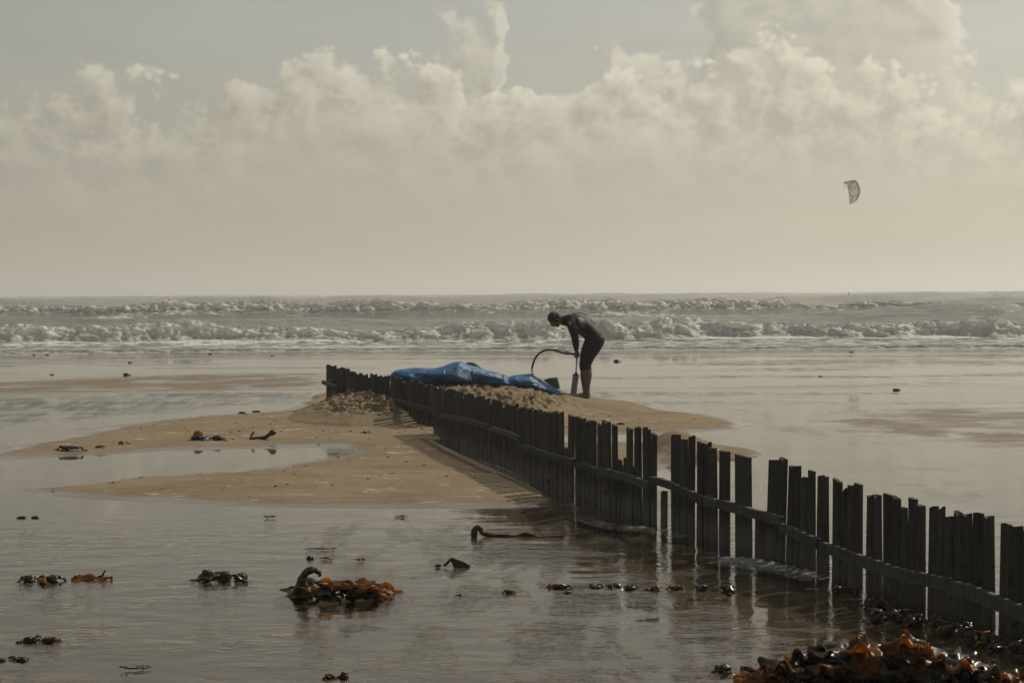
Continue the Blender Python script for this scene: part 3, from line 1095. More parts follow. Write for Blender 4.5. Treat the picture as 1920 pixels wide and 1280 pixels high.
def bar(parent, name, pts, hgt, th, mat, wob=0.0):
    """a plank following a line of points, its own thickness and worn edges"""
    V, F = [], []
    n = len(pts)
    for i, p in enumerate(pts):
        a = pts[max(i - 1, 0)]
        b = pts[min(i + 1, n - 1)]
        t = (b - a).normalized()
        side = t.cross(Vector((0, 0, 1))).normalized()
        up = side.cross(t).normalized()
        jz = rnd.gauss(0, wob)
        for (u, v) in ((-1, -1), (1, -1), (1, 0.75), (0.8, 1), (-0.8, 1), (-1, 0.75)):
            q = p + side * (u * th / 2) + up * (v * hgt / 2 + (jz if v > 0 else -jz * 0.5))
            V.append(q)
    for i in range(n - 1):
        for j in range(6):
            a, b = i * 6 + j, i * 6 + (j + 1) % 6
            F.append((a, b, b + 6, a + 6))
    F.append(tuple(range(6))[::-1])
    F.append(tuple(range((n - 1) * 6, n * 6)))
    o = py_mesh(name, V, F, mat)
    keep(o, parent)
    return o


def rail_on(parent, pl, knots, hgt, off=0.035, th=0.040):
    """knots: (photo x, photo y) along the front face of the fence"""
    (p0, _), sa = s_of_px(pl, knots[0][0])
    (p1, _), sb = s_of_px(pl, knots[-1][0])
    d = pl_len(pl)
    pts = []
    n = max(3, int((sb - sa) / 0.16))
    for i in range(n + 1):
        s = sa + (sb - sa) * i / n
        pos, tan = pl_at(pl, d, s)
        nrm_ = Vector((tan.y, -tan.x))
        if nrm_.x > 0:
            nrm_ = -nrm_
        q = pos + nrm_ * off
        px, _ = to_px(q.x, q.y, 0.3)
        r = ray(px, lerp_list(knots, px))
        pts.append(Vector((q.x, q.y, CAMH + r.z * q.y / r.y)))
    bar(parent, 'rail', pts, hgt, th, M_RAIL, 0.003)
    return pts


rail_on(fence_r, FENCE_R, [(829, 780), (872, 787), (922, 802)], 0.060)
rail_on(fence_r, FENCE_R, [(923, 804), (950, 811), (981, 825)], 0.055, 0.036)
rail_on(fence_r, FENCE_R, [(982, 838), (1030, 854), (1084, 869)], 0.060)
rail_on(fence_r, FENCE_R, [(1085, 870), (1112, 880), (1130, 889)], 0.050, 0.034)
rail_on(fence_r, FENCE_R, [(1131, 884), (1180, 896), (1227, 914)], 0.062)
rail_on(fence_r, FENCE_R, [(1228, 899), (1260, 910), (1329, 944)], 0.060, 0.036)
rail_on(fence_r, FENCE_R, [(1330, 939), (1400, 958), (1476, 979)], 0.064)
rail_on(fence_r, FENCE_R, [(1472, 988), (1500, 1003), (1546, 1023)], 0.062, 0.04)
rail_on(fence_r, FENCE_R, [(1547, 1024), (1610, 1049), (1697, 1078), (1792, 1098)], 0.070, 0.036)
rail_on(fence_r, FENCE_R, [(1793, 1099), (1850, 1121), (1920, 1150), (2080, 1215)], 0.072, 0.037)
rail_on(fence_l, FENCE_L, [(722, 747), (745, 752), (780, 762)], 0.060)
rail_on(fence_l, FENCE_L, [(781, 762), (812, 769)], 0.055)
# broken crosspiece and short boards at the far end of the short section
pA, pB = at(606, 716, 24.05), at(631, 726, 23.2)
bar(fence_l, 'crosspiece', [pA, pA.lerp(pB, 0.5), pB], 0.055, 0.05, M_RAIL)
pA, pB = at(616, 714, 24.0), at(623, 716, 23.75)
bar(fence_l, 'crosspiece', [pA, pA.lerp(pB, 0.5), pB], 0.045, 0.05, M_RAIL)
for k in range(4):
    q = at(615 + 4.6 * k, 740, 23.75 - 0.14 * k)
    put_slat(fence_l, Vector((q.x, q.y)), Vector((0.42, -0.9)).normalized(), 0.10, 0.025, ground_z(q.x, q.y) - 0.2, at(615, 725, 23.75).z - 0.01 * k, 0, 0, 0.006, 0, 0, M_RAIL)
pA, pB = at(650, 731, 23.1), at(668, 733, 22.7)
bar(fence_l, 'rail', [pA, pA.lerp(pB, 0.5), pB], 0.055, 0.05, M_RAIL)
# two strands of wire across the gap beside the lone slat
for y0, y1 in ((800, 803), (818, 821)):
    bar(fence_r, 'wire', [at(1057, y0, 14.0), at(1068, (y0 + y1) / 2, 13.75), at(1080, y1, 13.5)], 0.004, 0.004, M_RAIL)
bar(fence_r, 'wire', [at(1298, 855, 11.4), at(1304, 856, 11.3), at(1309, 857, 11.2)], 0.006, 0.006, M_RAIL)

# ------------------------------------------------------------------ seaweed
def m_kelp(name, c_blade, c_dark, tr):
    m, t, out = mat_new(name)
    p = obj_co(t)
    n = t.noise(p, 14.0, 5, 0.6, 0.4)
    n2 = t.noise(p, 60.0, 3, 0.6)
    c = t.mix(t.step(n, 0.36, 0.66), C4(c_dark), C4(c_blade))
    b = t.node('ShaderNodeBsdfPrincipled')
    t.put(b.inputs['Base Color'], c)
    b.inputs['Roughness'].default_value = 0.24
    b.inputs['Specular IOR Level'].default_value = 0.5
    nb = bump(t, t.m('ADD', n, t.m('MULTIPLY', n2, 0.35)), 0.7, 0.010)
    t.put(b.inputs['Normal'], nb)
    tl = t.node('ShaderNodeBsdfTranslucent')
    t.put(tl.inputs[0], t.mix(t.step(n, 0.30, 0.70), C4(tuple(x * 0.5 for x in c_blade)), C4((c_blade[0] * 1.9, c_blade[1] * 2.05, c_blade[2] * 1.2))))
    t.put(tl.inputs['Normal'], nb)
    mx = t.node('ShaderNodeMixShader')
    mx.inputs[0].default_value = tr
    t.l.new(b.outputs[0], mx.inputs[1])
    t.l.new(tl.outputs[0], mx.inputs[2])
    t.l.new(mx.outputs[0], out.inputs[0])
    return m


M_KELP_O = m_kelp('kelp_orange', (0.30, 0.135, 0.016), (0.12, 0.052, 0.009), 0.72)
M_KELP_B = m_kelp('kelp_brown', (0.10, 0.048, 0.012), (0.028, 0.015, 0.006), 0.36)
M_KELP_D = m_kelp('kelp_dark', (0.026, 0.015, 0.008), (0.010, 0.007, 0.005), 0.10)


def blade(parent, rs, p0, az, length, width, arch, curl, mat, name='blade', nl=12, nw=4, twist=0.0):
    """a leathery frond: crinkled ribbon of real thickness rising from p0, arching over and curling"""
    V, F = [], []
    d = Vector((math.cos(az), math.sin(az), 0))
    sd = Vector((-d.y, d.x, 0))
    pos = Vector(p0)
    pitch = arch
    ph = rs.uniform(0, 6.28)
    cols = nw + 1
    th = 0.0035
    top, bot = [], []
    for i in range(nl + 1):
        u = i / nl
        w = width * (0.30 + 0.70 * math.sin(math.pi * min(1, u * 0.80 + 0.12))) * (1 + 0.10 * math.sin(ph + u * 9))
        fwd = (d * math.cos(pitch) + Vector((0, 0, 1)) * math.sin(pitch)).normalized()
        tw = twist * u + 0.35 * math.sin(ph + 5 * u)
        nrm_ = sd.cross(fwd).normalized()
        s2 = (sd * math.cos(tw) + nrm_ * math.sin(tw)).normalized()
        n2 = s2.cross(fwd).normalized()
        rt, rb = [], []
        for j in range(cols):
            v = (j / nw - 0.5)
            ruf = (abs(v) * 2) ** 2 * width * 0.20 * math.sin(ph + u * 14 + (2.4 if v > 0 else 0)) + 0.10 * width * math.sin(ph * 2 + u * 6 + v * 5)
            q = pos + s2 * (v * w) + n2 * ruf
            rt.append(len(V))
            V.append(q + n2 * th)
            rb.append(len(V))
            V.append(q - n2 * th)
        top.append(rt)
        bot.append(rb)
        pos = pos + fwd * (length / nl)
        if pos.z < p0[2] - 0.005 and pitch < 0:
            pitch *= 0.3
        pitch -= curl / nl
    for i in range(nl):
        for j in range(nw):
            F.append((top[i][j], top[i][j + 1], top[i + 1][j + 1], top[i + 1][j]))
            F.append((bot[i][j], bot[i + 1][j], bot[i + 1][j + 1], bot[i][j + 1]))
        F.append((top[i][0], top[i + 1][0], bot[i + 1][0], bot[i][0]))
        F.append((top[i][nw], bot[i][nw], bot[i + 1][nw], top[i + 1][nw]))
    for r_ in (0, nl):
        for j in range(nw):
            F.append((top[r_][j], bot[r_][j], bot[r_][j + 1], top[r_][j + 1]))
    o = py_mesh(name, V, F, mat, None, True)
    return keep(o, parent)


def lump(parent, rs, c, rx, ry, rz, mat, name='holdfast', rot=0.0, rough=0.35):
    """a knotted wet mass: ridged uneven body sitting on the ground"""
    bm = bmesh.new()
    bmesh.ops.create_icosphere(bm, subdivisions=3, radius=1.0)
    s = rs.uniform(0, 50)
    ca, sa = math.cos(rot), math.sin(rot)
    for v in bm.verts:
        x, y, z = v.co
        n = float(billow(np.array([x * 2.1 + s + 1.3 * z]), np.array([y * 2.1 - s + 1.7 * z]), 4, 0.62)[0]) - 0.55
        k = max(0.25, 0.72 + rough * n * 3.2)
        a, b_ = x * rx * k, y * ry * k
        v.co = (c[0] + a * ca - b_ * sa, c[1] + a * sa + b_ * ca, c[2] + z * rz * k)
    me = bpy.data.meshes.new(name)
    bm.to_mesh(me)
    bm.free()
    for p in me.polygons:
        p.use_smooth = True
    me.materials.append(mat)
    o = bpy.data.objects.new(name, me)
    COL.objects.link(o)
    return keep(o, parent)


def tube(parent, name, pts, rad, mat, seg=8, world=True, smooth=True):
    V, F = [], []
    n = len(pts)
    if not hasattr(rad, '__len__'):
        rad = [rad] * n
    up0 = Vector((0.13, 0.21, 0.97))
    for i in range(n):
        a, b = pts[max(0, i - 1)], pts[min(n - 1, i + 1)]
        t = (b - a).normalized()
        s = t.cross(up0)
        if s.length < 1e-3:
            s = t.cross(Vector((1, 0, 0)))
        s.normalize()
        u = s.cross(t)
        for j in range(seg):
            an = 2 * math.pi * j / seg
            V.append(pts[i] + (s * math.cos(an) + u * math.sin(an)) * rad[i])
    for i in range(n - 1):
        for j in range(seg):
            a, b = i * seg + j, i * seg + (j + 1) % seg
            F.append((a, b, b + seg, a + seg))
    F.append(tuple(range(seg)))
    F.append(tuple(range((n - 1) * seg, n * seg))[::-1])
    o = py_mesh(name, V, F, mat, None, smooth)
    if parent is not None:
        keep(o, parent)
    return o


def spline(pts, n=6):
    out = []
    P = [pts[0]] + list(pts) + [pts[-1]]
    for i in range(1, len(P) - 2):
        for k in range(n):
            t = k / n
            a, b, c, d = P[i - 1], P[i], P[i + 1], P[i + 2]
            out.append(0.5 * ((2 * b) + (c - a) * t + (2 * a - 5 * b + 4 * c - d) * t * t + (3 * b - a - 3 * c + d) * t ** 3))
    out.append(pts[-1])
    return out


def kelp_at(x0, x1, ytop, ybase, label, seed, n_bl, cols, lumps=1, name='kelp_clump', cat='seaweed', group='seaweed washed up on the beach', spread=1.0, wl=(0.62, 0.34)):
    """a seaweed clump filling the photographed box: x0..x1 wide, ytop..ybase high"""
    rs = random.Random(seed)
    c = g((x0 + x1) / 2, ybase)
    z0 = max(ground_z(c.x, c.y), -0.004)
    c = g((x0 + x1) / 2, ybase, z0)
    sc = c.y / FPX
    W_, H_ = (x1 - x0) * sc, (ybase - ytop) * sc
    c.y += W_ * 0.15
    root = empty(name, c)
    tag(root, label, cat, group)
    for k in range(lumps):
        u = 0 if lumps == 1 else (k / (lumps - 1) - 0.5)
        lump(root, rs, (c.x + u * W_ * 0.72 + rs.uniform(-.05, .05) * W_, c.y + rs.uniform(-.1, .1) * W_, c.z + H_ * 0.22),
             W_ * (0.42 if lumps == 1 else 0.52 / lumps) * rs.uniform(0.7, 1.1), W_ * 0.17, H_ * rs.uniform(0.26, 0.48), M_KELP_D, 'holdfast')
    n_bl = int(n_bl * 1.3 + 0.5) if n_bl > 2 else n_bl
    for k in range(n_bl):
        u = (k + rs.random()) / n_bl - 0.5
        mt = {'o': M_KELP_O, 'b': M_KELP_B, 'd': M_KELP_D}[rs.choice(cols)]
        p0 = (c.x + u * W_ * 0.62, c.y + rs.uniform(-0.28, 0.22) * W_, c.z + rs.uniform(0.0, 0.35) * H_)
        az = rs.choice([0, math.pi]) + rs.uniform(-1.0, 1.0)
        if abs(u) > 0.25:
            az = (0 if u > 0 else math.pi) + rs.uniform(-0.7, 0.7)
        ln = W_ * wl[0] * rs.uniform(0.7, 1.15) * spread
        blade(root, rs, p0, az, ln, W_ * wl[1] * rs.uniform(0.55, 1.0) * 0.6, math.asin(min(0.95, H_ * 1.1 / max(ln, 1e-3) * rs.uniform(0.5, 1.0))) if ln > 0 else 0.5,
              rs.uniform(1.6, 3.4), mt, nl=12, nw=4)
    return root


_t = kelp_at(548, 722, 1076, 1124, 'glossy brown kelp clump with a curled stalk, largest in the open foreground water', 3, 12, 'obbdo', 4, wl=(0.55, 0.26))
_y = _t.location.y
tube(_t, 'stipe', spline([at(556, 1112, _y), at(563, 1098, _y), at(568, 1082, _y), at(576, 1071, _y), at(588, 1068, _y), at(598, 1073, _y), at(600, 1080, _y)]), [0.030] * 12 + [0.024] * 12 + [0.017] * 7 + [0.012] * 6, M_KELP_D)
for _k, (_a, _b, _l, _w, _ar) in enumerate(((600, 1098, 0.30, 0.07, 0.12), (640, 1092, 0.28, 0.08, 0.15), (590, 1092, 0.24, 0.06, 0.3), (668, 1098, 0.20, 0.05, 0.1))):
    blade(_t, random.Random(300 + _k), tuple(at(_a, _b, _y - 0.05)), 0.1 - 0.15 * _k, _l, _w, _ar, 1.1, M_KELP_O, nl=16, nw=5)
kelp_at(372, 460, 1060, 1089, 'dark lumpy seaweed bunch with round bulbs, left of the largest open water clump', 5, 6, 'bbdo', 3)
kelp_at(40, 102, 1067, 1093, 'brown seaweed hump beside a flat yellow frond near the photo left edge', 6, 5, 'bod', 2)
kelp_at(36, 70, 961, 972, 'small stubby olive seaweed bit alone on calm water under the sandbar', 7, 2, 'bo', 2)
kelp_at(34, 68, 1186, 1206, 'small dark seaweed knob next to an orange one, lower left water', 8, 3, 'bd', 1)
kelp_at(66, 110, 1187, 1206, 'rounded orange brown seaweed knob, lower left water', 9, 3, 'oob', 1)
kelp_at(-12, 46, 1227, 1241, 'low dark seaweed strip cut by the photo left edge', 10, 3, 'bod', 2)
kelp_at(612, 650, 1256, 1273, 'dark seaweed knot at the bottom edge of the photo', 11, 3, 'bd', 2)
kelp_at(943, 966, 1098, 1113, 'small orange and black seaweed bud, left of the row towards the fence', 12, 3, 'od', 1)
kelp_at(1028, 1071, 1089, 1104, 'small pointed brown seaweed with a white glint, second in the row towards the fence', 13, 3, 'bo', 1)
kelp_at(1056, 1071, 1104, 1113, 'tiny orange seaweed scrap just below the pointed brown one', 14, 2, 'o', 1)
kelp_at(1108, 1163, 1091, 1103, 'flat black seaweed strap in the middle of the row towards the fence', 15, 3, 'dd', 2)
kelp_at(1175, 1234, 1092, 1107, 'thin black broken seaweed float between strap and orange bud', 16, 3, 'db', 2)
kelp_at(1255, 1281, 1086, 1106, 'orange seaweed bud last in the row, by the fence reflection', 17, 4, 'oo', 1)
kelp_at(1310, 1372, 1084, 1110, 'dark seaweed mass in the reflection of the lone slat', 18, 4, 'dd', 2)
kelp_at(1350, 1412, 1236, 1264, 'small dark seaweed knob just left of the big seaweed heap', 19, 3, 'db', 2)
kelp_at(571, 591, 1039, 1049, 'tiny dark seaweed ball above the largest open water clump', 20, 2, 'd', 1)
kelp_at(855, 869, 1111, 1117, 'tiny black seaweed fleck right of the largest open water clump', 22, 1, 'd', 1)
kelp_at(358, 414, 807, 826, 'dark seaweed bundle with a bright orange bulb on the sandbar', 23, 4, 'dd', 2)
kelp_at(107, 150, 829, 843, 'small dark seaweed tuft with a trailing tail on the sandbar tip', 25, 3, 'dd', 1)
kelp_at(215, 239, 825, 832, 'thin brown seaweed scrap on the sandbar between tuft and bundle', 26, 2, 'bd', 1)
kelp_at(174, 200, 833, 838, 'very thin yellowish seaweed scrap on the sandbar near the tuft', 27, 2, 'o', 1)
kelp_at(445, 466, 768, 775, 'small dark seaweed scrap on the upper sandbar edge', 28, 2, 'd', 1)
kelp_at(470, 490, 767, 772, 'tiny dark seaweed fleck next to the scrap on the upper sandbar edge', 29, 1, 'd', 1)
kelp_at(676, 693, 805, 812, 'small brown seaweed scrap on sand below the trodden mound', 30, 2, 'b', 1)
kelp_at(1155, 1176, 789, 796, 'small brown seaweed scrap on the smooth sand tongue behind the fence', 31, 2, 'b', 1)
kelp_at(228, 244, 696, 704, 'dark seaweed lump on the wet flat, left side of the far beach', 32, 2, 'd', 1)
kelp_at(1672, 1691, 725, 732, 'dark seaweed lump on the wet flat, right side of the far beach', 33, 2, 'd', 1)
kelp_at(1150, 1163, 671, 678, 'small brown seaweed lump on the far flat right of the man', 34, 2, 'b', 1)
far_bits = [(20, 30, 662, 'left of all'), (60, 67, 666, 'second from the left edge'), (82, 92, 665, 'third from the left edge'), (388, 398, 664, 'just under the swash left of centre'), (238, 247, 680, 'above the larger left lump'),
            (92, 102, 703, 'left of the larger left lump'), (505, 514, 668, 'in line with the short fence end'), (1058, 1072, 660, 'beside the man wrist height'), (1590, 1602, 661, 'under the swash right of centre'), (1532, 1542, 706, 'left of the larger right lump')]
for k, (a, b, yb, wh) in enumerate(far_bits):
    kelp_at(a, b, yb - 3.5, yb, 'tiny dark seaweed speck on the far wet flat, ' + wh, 60 + k, 1, 'd', 1, name='kelp_scrap')

# flat frond floating with an upturned tip
rs = random.Random(40)
c = g(172, 1086)
t = empty('kelp_frond', c)
tag(t, 'flat yellow brown frond floating with one upturned tip, lower left water', 'seaweed', 'seaweed washed up on the beach')
blade(t, rs, (c.x - 0.13, c.y, 0.006), 0.05, 0.26, 0.055, 0.03, 0.05, M_KELP_O, nl=14)
blade(t, rs, (c.x - 0.14, c.y + 0.09, 0.005), 0.1, 0.10, 0.03, 0.02, 0.05, M_KELP_O, nl=8)
blade(t, rs, (c.x + 0.03, c.y + 0.02, 0.008), 0.2, 0.07, 0.03, 0.25, -1.2, M_KELP_B, nl=8)
# looped stalk with long tail
c = g(940, 1006)
t = empty('kelp_stalk', c)
tag(t, 'bent kelp stalk with a looped head and long flat tail trailing towards the fence', 'seaweed', 'seaweed washed up on the beach')
Yk = c.y
tube(t, 'stipe', spline([at(889, 1007, Yk), at(888, 996, Yk), at(893, 989, Yk), at(900, 990, Yk), at(906, 999, Yk), at(925, 1003, Yk), at(955, 1004, Yk)]), [0.020] * 30 + [0.014] * 7, M_KELP_B)
tube(t, 'float', spline([at(892, 991, Yk), at(892, 985.5, Yk)]), [0.008, 0.010, 0.011, 0.011, 0.010, 0.007, 0.004], M_KELP_O)
lump(t, rs, at(889, 1000, Yk), 0.027, 0.03, 0.045, M_KELP_D)
blade(t, rs, tuple(g(950, 1004, 0.008)), -0.05, 0.42, 0.06, 0.02, 0.04, M_KELP_B, nl=14)
# folded strap
c = g(855, 1063)
t = empty('kelp_strap', c)
tag(t, 'folded black kelp strap standing like a small tent above the water', 'seaweed', 'seaweed washed up on the beach')
Yk = c.y
tube(t, 'stipe', spline([at(832, 1060, Yk), at(838, 1056, Yk), at(845, 1048, Yk)]), 0.009, M_KELP_D)
V = [at(844, 1045, Yk), at(847, 1045, Yk), at(866, 1052, Yk), at(880, 1060, Yk), at(878, 1064, Yk), at(852, 1064, Yk), at(846, 1054, Yk)]
ex = [v + Vector((0.01, 0.05, -0.01)) for v in V]
o = py_mesh('blade', V + ex, [tuple(range(7))[::-1], tuple(range(7, 14))] + [(i, (i + 1) % 7, 7 + (i + 1) % 7, 7 + i) for i in range(7)], M_KELP_D)
keep(o, t)
lump(t, rs, at(821, 1060, Yk), 0.025, 0.02, 0.012, M_KELP_D)
# dark strap on the sandbar
c = g(492, 824, 0.03)
t = empty('kelp_strap', c)
tag(t, 'long dark kelp strap with a raised knobbly end, lying on the sandbar', 'seaweed', 'seaweed washed up on the beach')
Yk = c.y
tube(t, 'stipe', spline([at(468, 823, Yk), at(480, 820.5, Yk), at(496, 820, Yk), at(507, 813, Yk), at(516, 810, Yk)]), [0.016] * 10 + [0.024] * 8 + [0.030] * 7, M_KELP_D)
lump(t, rs, at(511, 810, Yk), 0.045, 0.04, 0.032, M_KELP_D)
blade(t, rs, tuple(at(468, 822, Yk)), 0.5, 0.10, 0.04, 0.9, -0.2, M_KELP_B)
c = g(372, 822, 0.03)
t = empty('kelp_bulb', Vector(c))
tag(t, 'round bright orange kelp bulb at the end of the dark bundle on the sandbar', 'seaweed', 'seaweed washed up on the beach')
lump(t, rs, at(371, 815.5, c.y - 0.15), 0.075, 0.06, 0.075, M_KELP_O, 'float', 0, 0.14)

# twigs and strands
def twig(x0, x1, yb, label, seed, mat):
    rs = random.Random(seed)
    c = g((x0 + x1) / 2, yb, 0.004)
    t = empty('kelp_twig', c)
    tag(t, label, 'seaweed', 'seaweed washed up on the beach')
    n = 5
    pts = [g(x0 + (x1 - x0) * i / n, yb + rs.uniform(-1.2, 1.2), 0.006 + rs.uniform(0, 0.006)) for i in range(n + 1)]
    tube(t, 'stipe', spline(pts, 3), 0.004, mat, 5)
    for i in range(7):
        p = pts[rs.randint(0, n)]
        tube(t, 'stipe', [p, p + Vector((rs.uniform(-.03, .03), rs.uniform(-.03, .03), rs.uniform(0.002, 0.008))), p + Vector((rs.uniform(-.05, .05), rs.uniform(-.06, .06), rs.uniform(0.002, 0.014)))], [0.0035, 0.003, 0.0015], mat, 5)


twig(235, 270, 1252, 'small branching brown twig floating at the bottom left', 1, M_KELP_B)
twig(572, 626, 1028, 'thin olive strand floating above the largest open water clump', 2, M_KELP_B)
twig(740, 757, 968, 'tiny branching twig on calm water at the sandbar foot', 3, M_KELP_B)
twig(608, 622, 1047, 'tiny brown sliver beside the dark seaweed ball', 4, M_KELP_O)
twig(670, 684, 1049, 'tiny brown sliver between seaweed ball and black strap', 5, M_KELP_O)
twig(498, 512, 969, 'tiny dark sliver on calm water under the sandbar, left of the branching twig', 6, M_KELP_D)

# the big heap in the lower right corner
rs = random.Random(77)
c = g(1650, 1272)
t = empty('kelp_heap', c)
tag(t, 'big glossy heap of orange and black kelp in the lower right corner', 'seaweed', 'seaweed washed up on the beach')
sc_ = c.y / FPX


def hp(px, py, dy=0.0):
    return at(px, py, c.y + dy)


for px, py, rx, rz in ((1485, 1262, 0.12, 0.075), (1560, 1240, 0.15, 0.095), (1640, 1248, 0.16, 0.095), (1730, 1252, 0.15, 0.085), (1795, 1250, 0.10, 0.075), (1850, 1272, 0.11, 0.05), (1610, 1285, 0.4, 0.05), (1905, 1282, 0.12, 0.04)):
    lump(t, rs, hp(px, py, 0.08), rx, 0.16, rz, M_KELP_D, 'holdfast', rs.uniform(-.3, .3), 0.5)
bl = [(1600, 1222, 3.0, 0.22, 0.10, 0.3, 1.2, 'b'), (1655, 1225, 0.5, 0.20, 0.13, 1.0, 2.2, 'o'), (1690, 1245, 2.4, 0.24, 0.12, 0.6, 1.6, 'o'), (1710, 1262, 1.9, 0.20, 0.13, 1.3, 1.0, 'o'),
      (1635, 1272, 1.4, 0.17, 0.10, 1.35, 0.8, 'o'), (1622, 1275, 1.8, 0.19, 0.09, 1.3, 0.4, 'o'), (1740, 1240, 0.3, 0.20, 0.08, 0.5, 1.8, 'o'), (1770, 1248, 0.4, 0.2, 0.10, 0.6, 2.4, 'b'),
      (1800, 1240, 0.2, 0.16, 0.10, 0.5, 2.8, 'd'), (1500, 1250, 2.8, 0.18, 0.10, 0.4, 1.4, 'o'), (1480, 1266, 3.2, 0.26, 0.10, 0.15, 0.6, 'o'), (1540, 1258, 2.9, 0.24, 0.11, 0.5, 1.4, 'b'),
      (1525, 1240, 2.7, 0.17, 0.08, 0.8, 2.6, 'd'), (1580, 1232, 2.5, 0.2, 0.11, 0.8, 3.0, 'd'), (1690, 1280, 0.2, 0.26, 0.09, 0.35, 1.0, 'o'), (1570, 1290, 3.0, 0.25, 0.09, 0.35, 1.0, 'b'),
      (1830, 1268, 0.2, 0.2, 0.10, 0.5, 2.0, 'b'), (1875, 1275, 0.2, 0.18, 0.09, 0.5, 2.4, 'o'), (1660, 1216, 0.1, 0.16, 0.11, 0.2, 1.6, 'd'), (1760, 1275, 0.6, 0.2, 0.08, 0.8, 2.4, 'd'),
      (1550, 1275, 0.2, 0.22, 0.07, 0.3, 1.0, 'd'), (1455, 1278, 3.1, 0.2, 0.08, 0.15, 0.5, 'o'), (1845, 1262, 2.8, 0.16, 0.07, 0.9, 2.8, 'd'), (1720, 1225, 0.9, 0.14, 0.12, 0.7, 2.0, 'o')]
for px, py, az, ln, wd, ar, cu, k in bl:
    blade(t, rs, tuple(hp(px, py, rs.uniform(-0.12, 0.02))), az + rs.uniform(-.3, .3), ln, wd, ar, cu, {'o': M_KELP_O, 'b': M_KELP_B, 'd': M_KELP_D}[k], nl=16, nw=6)
for k in range(9):
    px = rs.uniform(1440, 1880)
    py = rs.uniform(1240, 1285)
    blade(t, rs, tuple(hp(px, py, rs.uniform(-0.2, 0.2))), rs.uniform(0, 6.28), rs.uniform(0.12, 0.24), rs.uniform(0.06, 0.11), rs.uniform(0.1, 1.0), rs.uniform(0.5, 3), rs.choice([M_KELP_O, M_KELP_B, M_KELP_D]), nl=14, nw=5)

# broad amber sheets on top of the heap, the light coming through them
for px, py, az, ln, wd, ar, cu in ((1618, 1272, 1.5, 0.20, 0.13, 1.25, 0.5), (1640, 1262, 1.9, 0.20, 0.12, 1.3, 0.9), (1700, 1248, 1.3, 0.19, 0.15, 1.0, 0.8), (1672, 1240, 0.2, 0.22, 0.11, 0.55, 1.5), (1730, 1258, 1.7, 0.17, 0.12, 1.2, 1.0),
                                   (1655, 1228, 2.9, 0.20, 0.10, 0.5, 1.2), (1495, 1262, 2.6, 0.2, 0.11, 0.7, 1.4), (1520, 1258, 0.4, 0.2, 0.10, 0.6, 1.6), (1478, 1276, 3.0, 0.24, 0.11, 0.25, 0.7), (1780, 1262, 0.5, 0.2, 0.10, 0.7, 1.8), (1862, 1280, 0.4, 0.16, 0.09, 0.7, 1.6)):
    blade(t, rs, tuple(hp(px, py, rs.uniform(-0.16, -0.06))), az, ln, wd, ar, cu, M_KELP_O if rs.random() < 0.65 else M_KELP_B, nl=16, nw=6)

# weed caught along the foot of the fence
lab = ['low dark weed caught at the fence foot where the foam swirls', 'orange flecked weed at the fence foot, first clump past the foam', 'dark rounded weed clump at the fence foot under the cracked rail', 'glossy weed clump at the fence foot with upright orange shoots',
       'dark weed with a bright glint at the fence foot, above the big heap', 'wet black weed at the fence foot next to the right photo edge', 'orange speckled weed at the fence foot in the far right corner']
spots = [(1565, 1610, 1088, 1112), (1625, 1660, 1108, 1142), (1640, 1700, 1128, 1168), (1705, 1772, 1140, 1178), (1770, 1826, 1150, 1192), (1818, 1872, 1160, 1212), (1862, 1925, 1185, 1225)]
for k, ((a, b, y0, y1), lb) in enumerate(zip(spots, lab)):
    kelp_at(a, b, y0, y1, lb, 90 + k, 9, 'oobddb', 2, group='weed caught along the fence foot', wl=(0.55, 0.3))
# fronds snagged on the fence itself
for px, py, sz, lb in ((1148, 919, 0.07, 'narrow brown orange frond snagged low on the fence slats'), (1037, 899, 0.07, 'round brown orange frond snagged at the dark foot of the fence')):
    (pos, tan), _ = s_of_px(FENCE_R, px)
    nrm_ = Vector((tan.y, -tan.x)) * (1 if tan.y < 0 else -1)
    q = at(px, py, pos.y - 0.02)
    t = empty('kelp_frond', q)
    tag(t, lb, 'seaweed', 'seaweed washed up on the beach')
    blade(t, random.Random(px), (q.x - 0.05, q.y - 0.02, q.z - sz / 2), 0.6, sz * 1.2, 0.05, 1.5, 0.4, M_KELP_B, nl=8)

# broken white water round the fence foot
def churn(name, label, pts, w, h, seed):
    X, Y_, Z = [], [], []
    n = len(pts)
    pts = spline(pts, 14)
    S = np.linspace(-1, 1, 22)
    P = np.zeros((len(pts), len(S), 3))
    for i, p in enumerate(pts):
        a, b = pts[max(0, i - 1)], pts[min(len(pts) - 1, i + 1)]
        t = (b - a).normalized()
        sd = Vector((t.y, -t.x, 0))
        fade = math.sin(math.pi * i / (len(pts) - 1)) ** 0.5
        for j, s in enumerate(S):
            q = p + sd * (s * w)
            P[i, j] = (q.x, q.y, 0)
    b = billow(P[..., 0] * 7 + seed, P[..., 1] * 7, 4, 0.6)
    f2 = fbm(P[..., 0] * 18, P[..., 1] * 18, 3)
    env = (1 - S[None, :] ** 2) * np.sin(np.pi * np.linspace(0, 1, len(pts)))[:, None] ** 0.6
    P[..., 2] = h * env * (b * 1.2 - 0.15 + 0.4 * f2) - 0.012
    return tag(link(grid_mesh(name, P, M_FROTH, {'crest': np.clip(b, 0, 1)})), label, None, None, 'stuff')


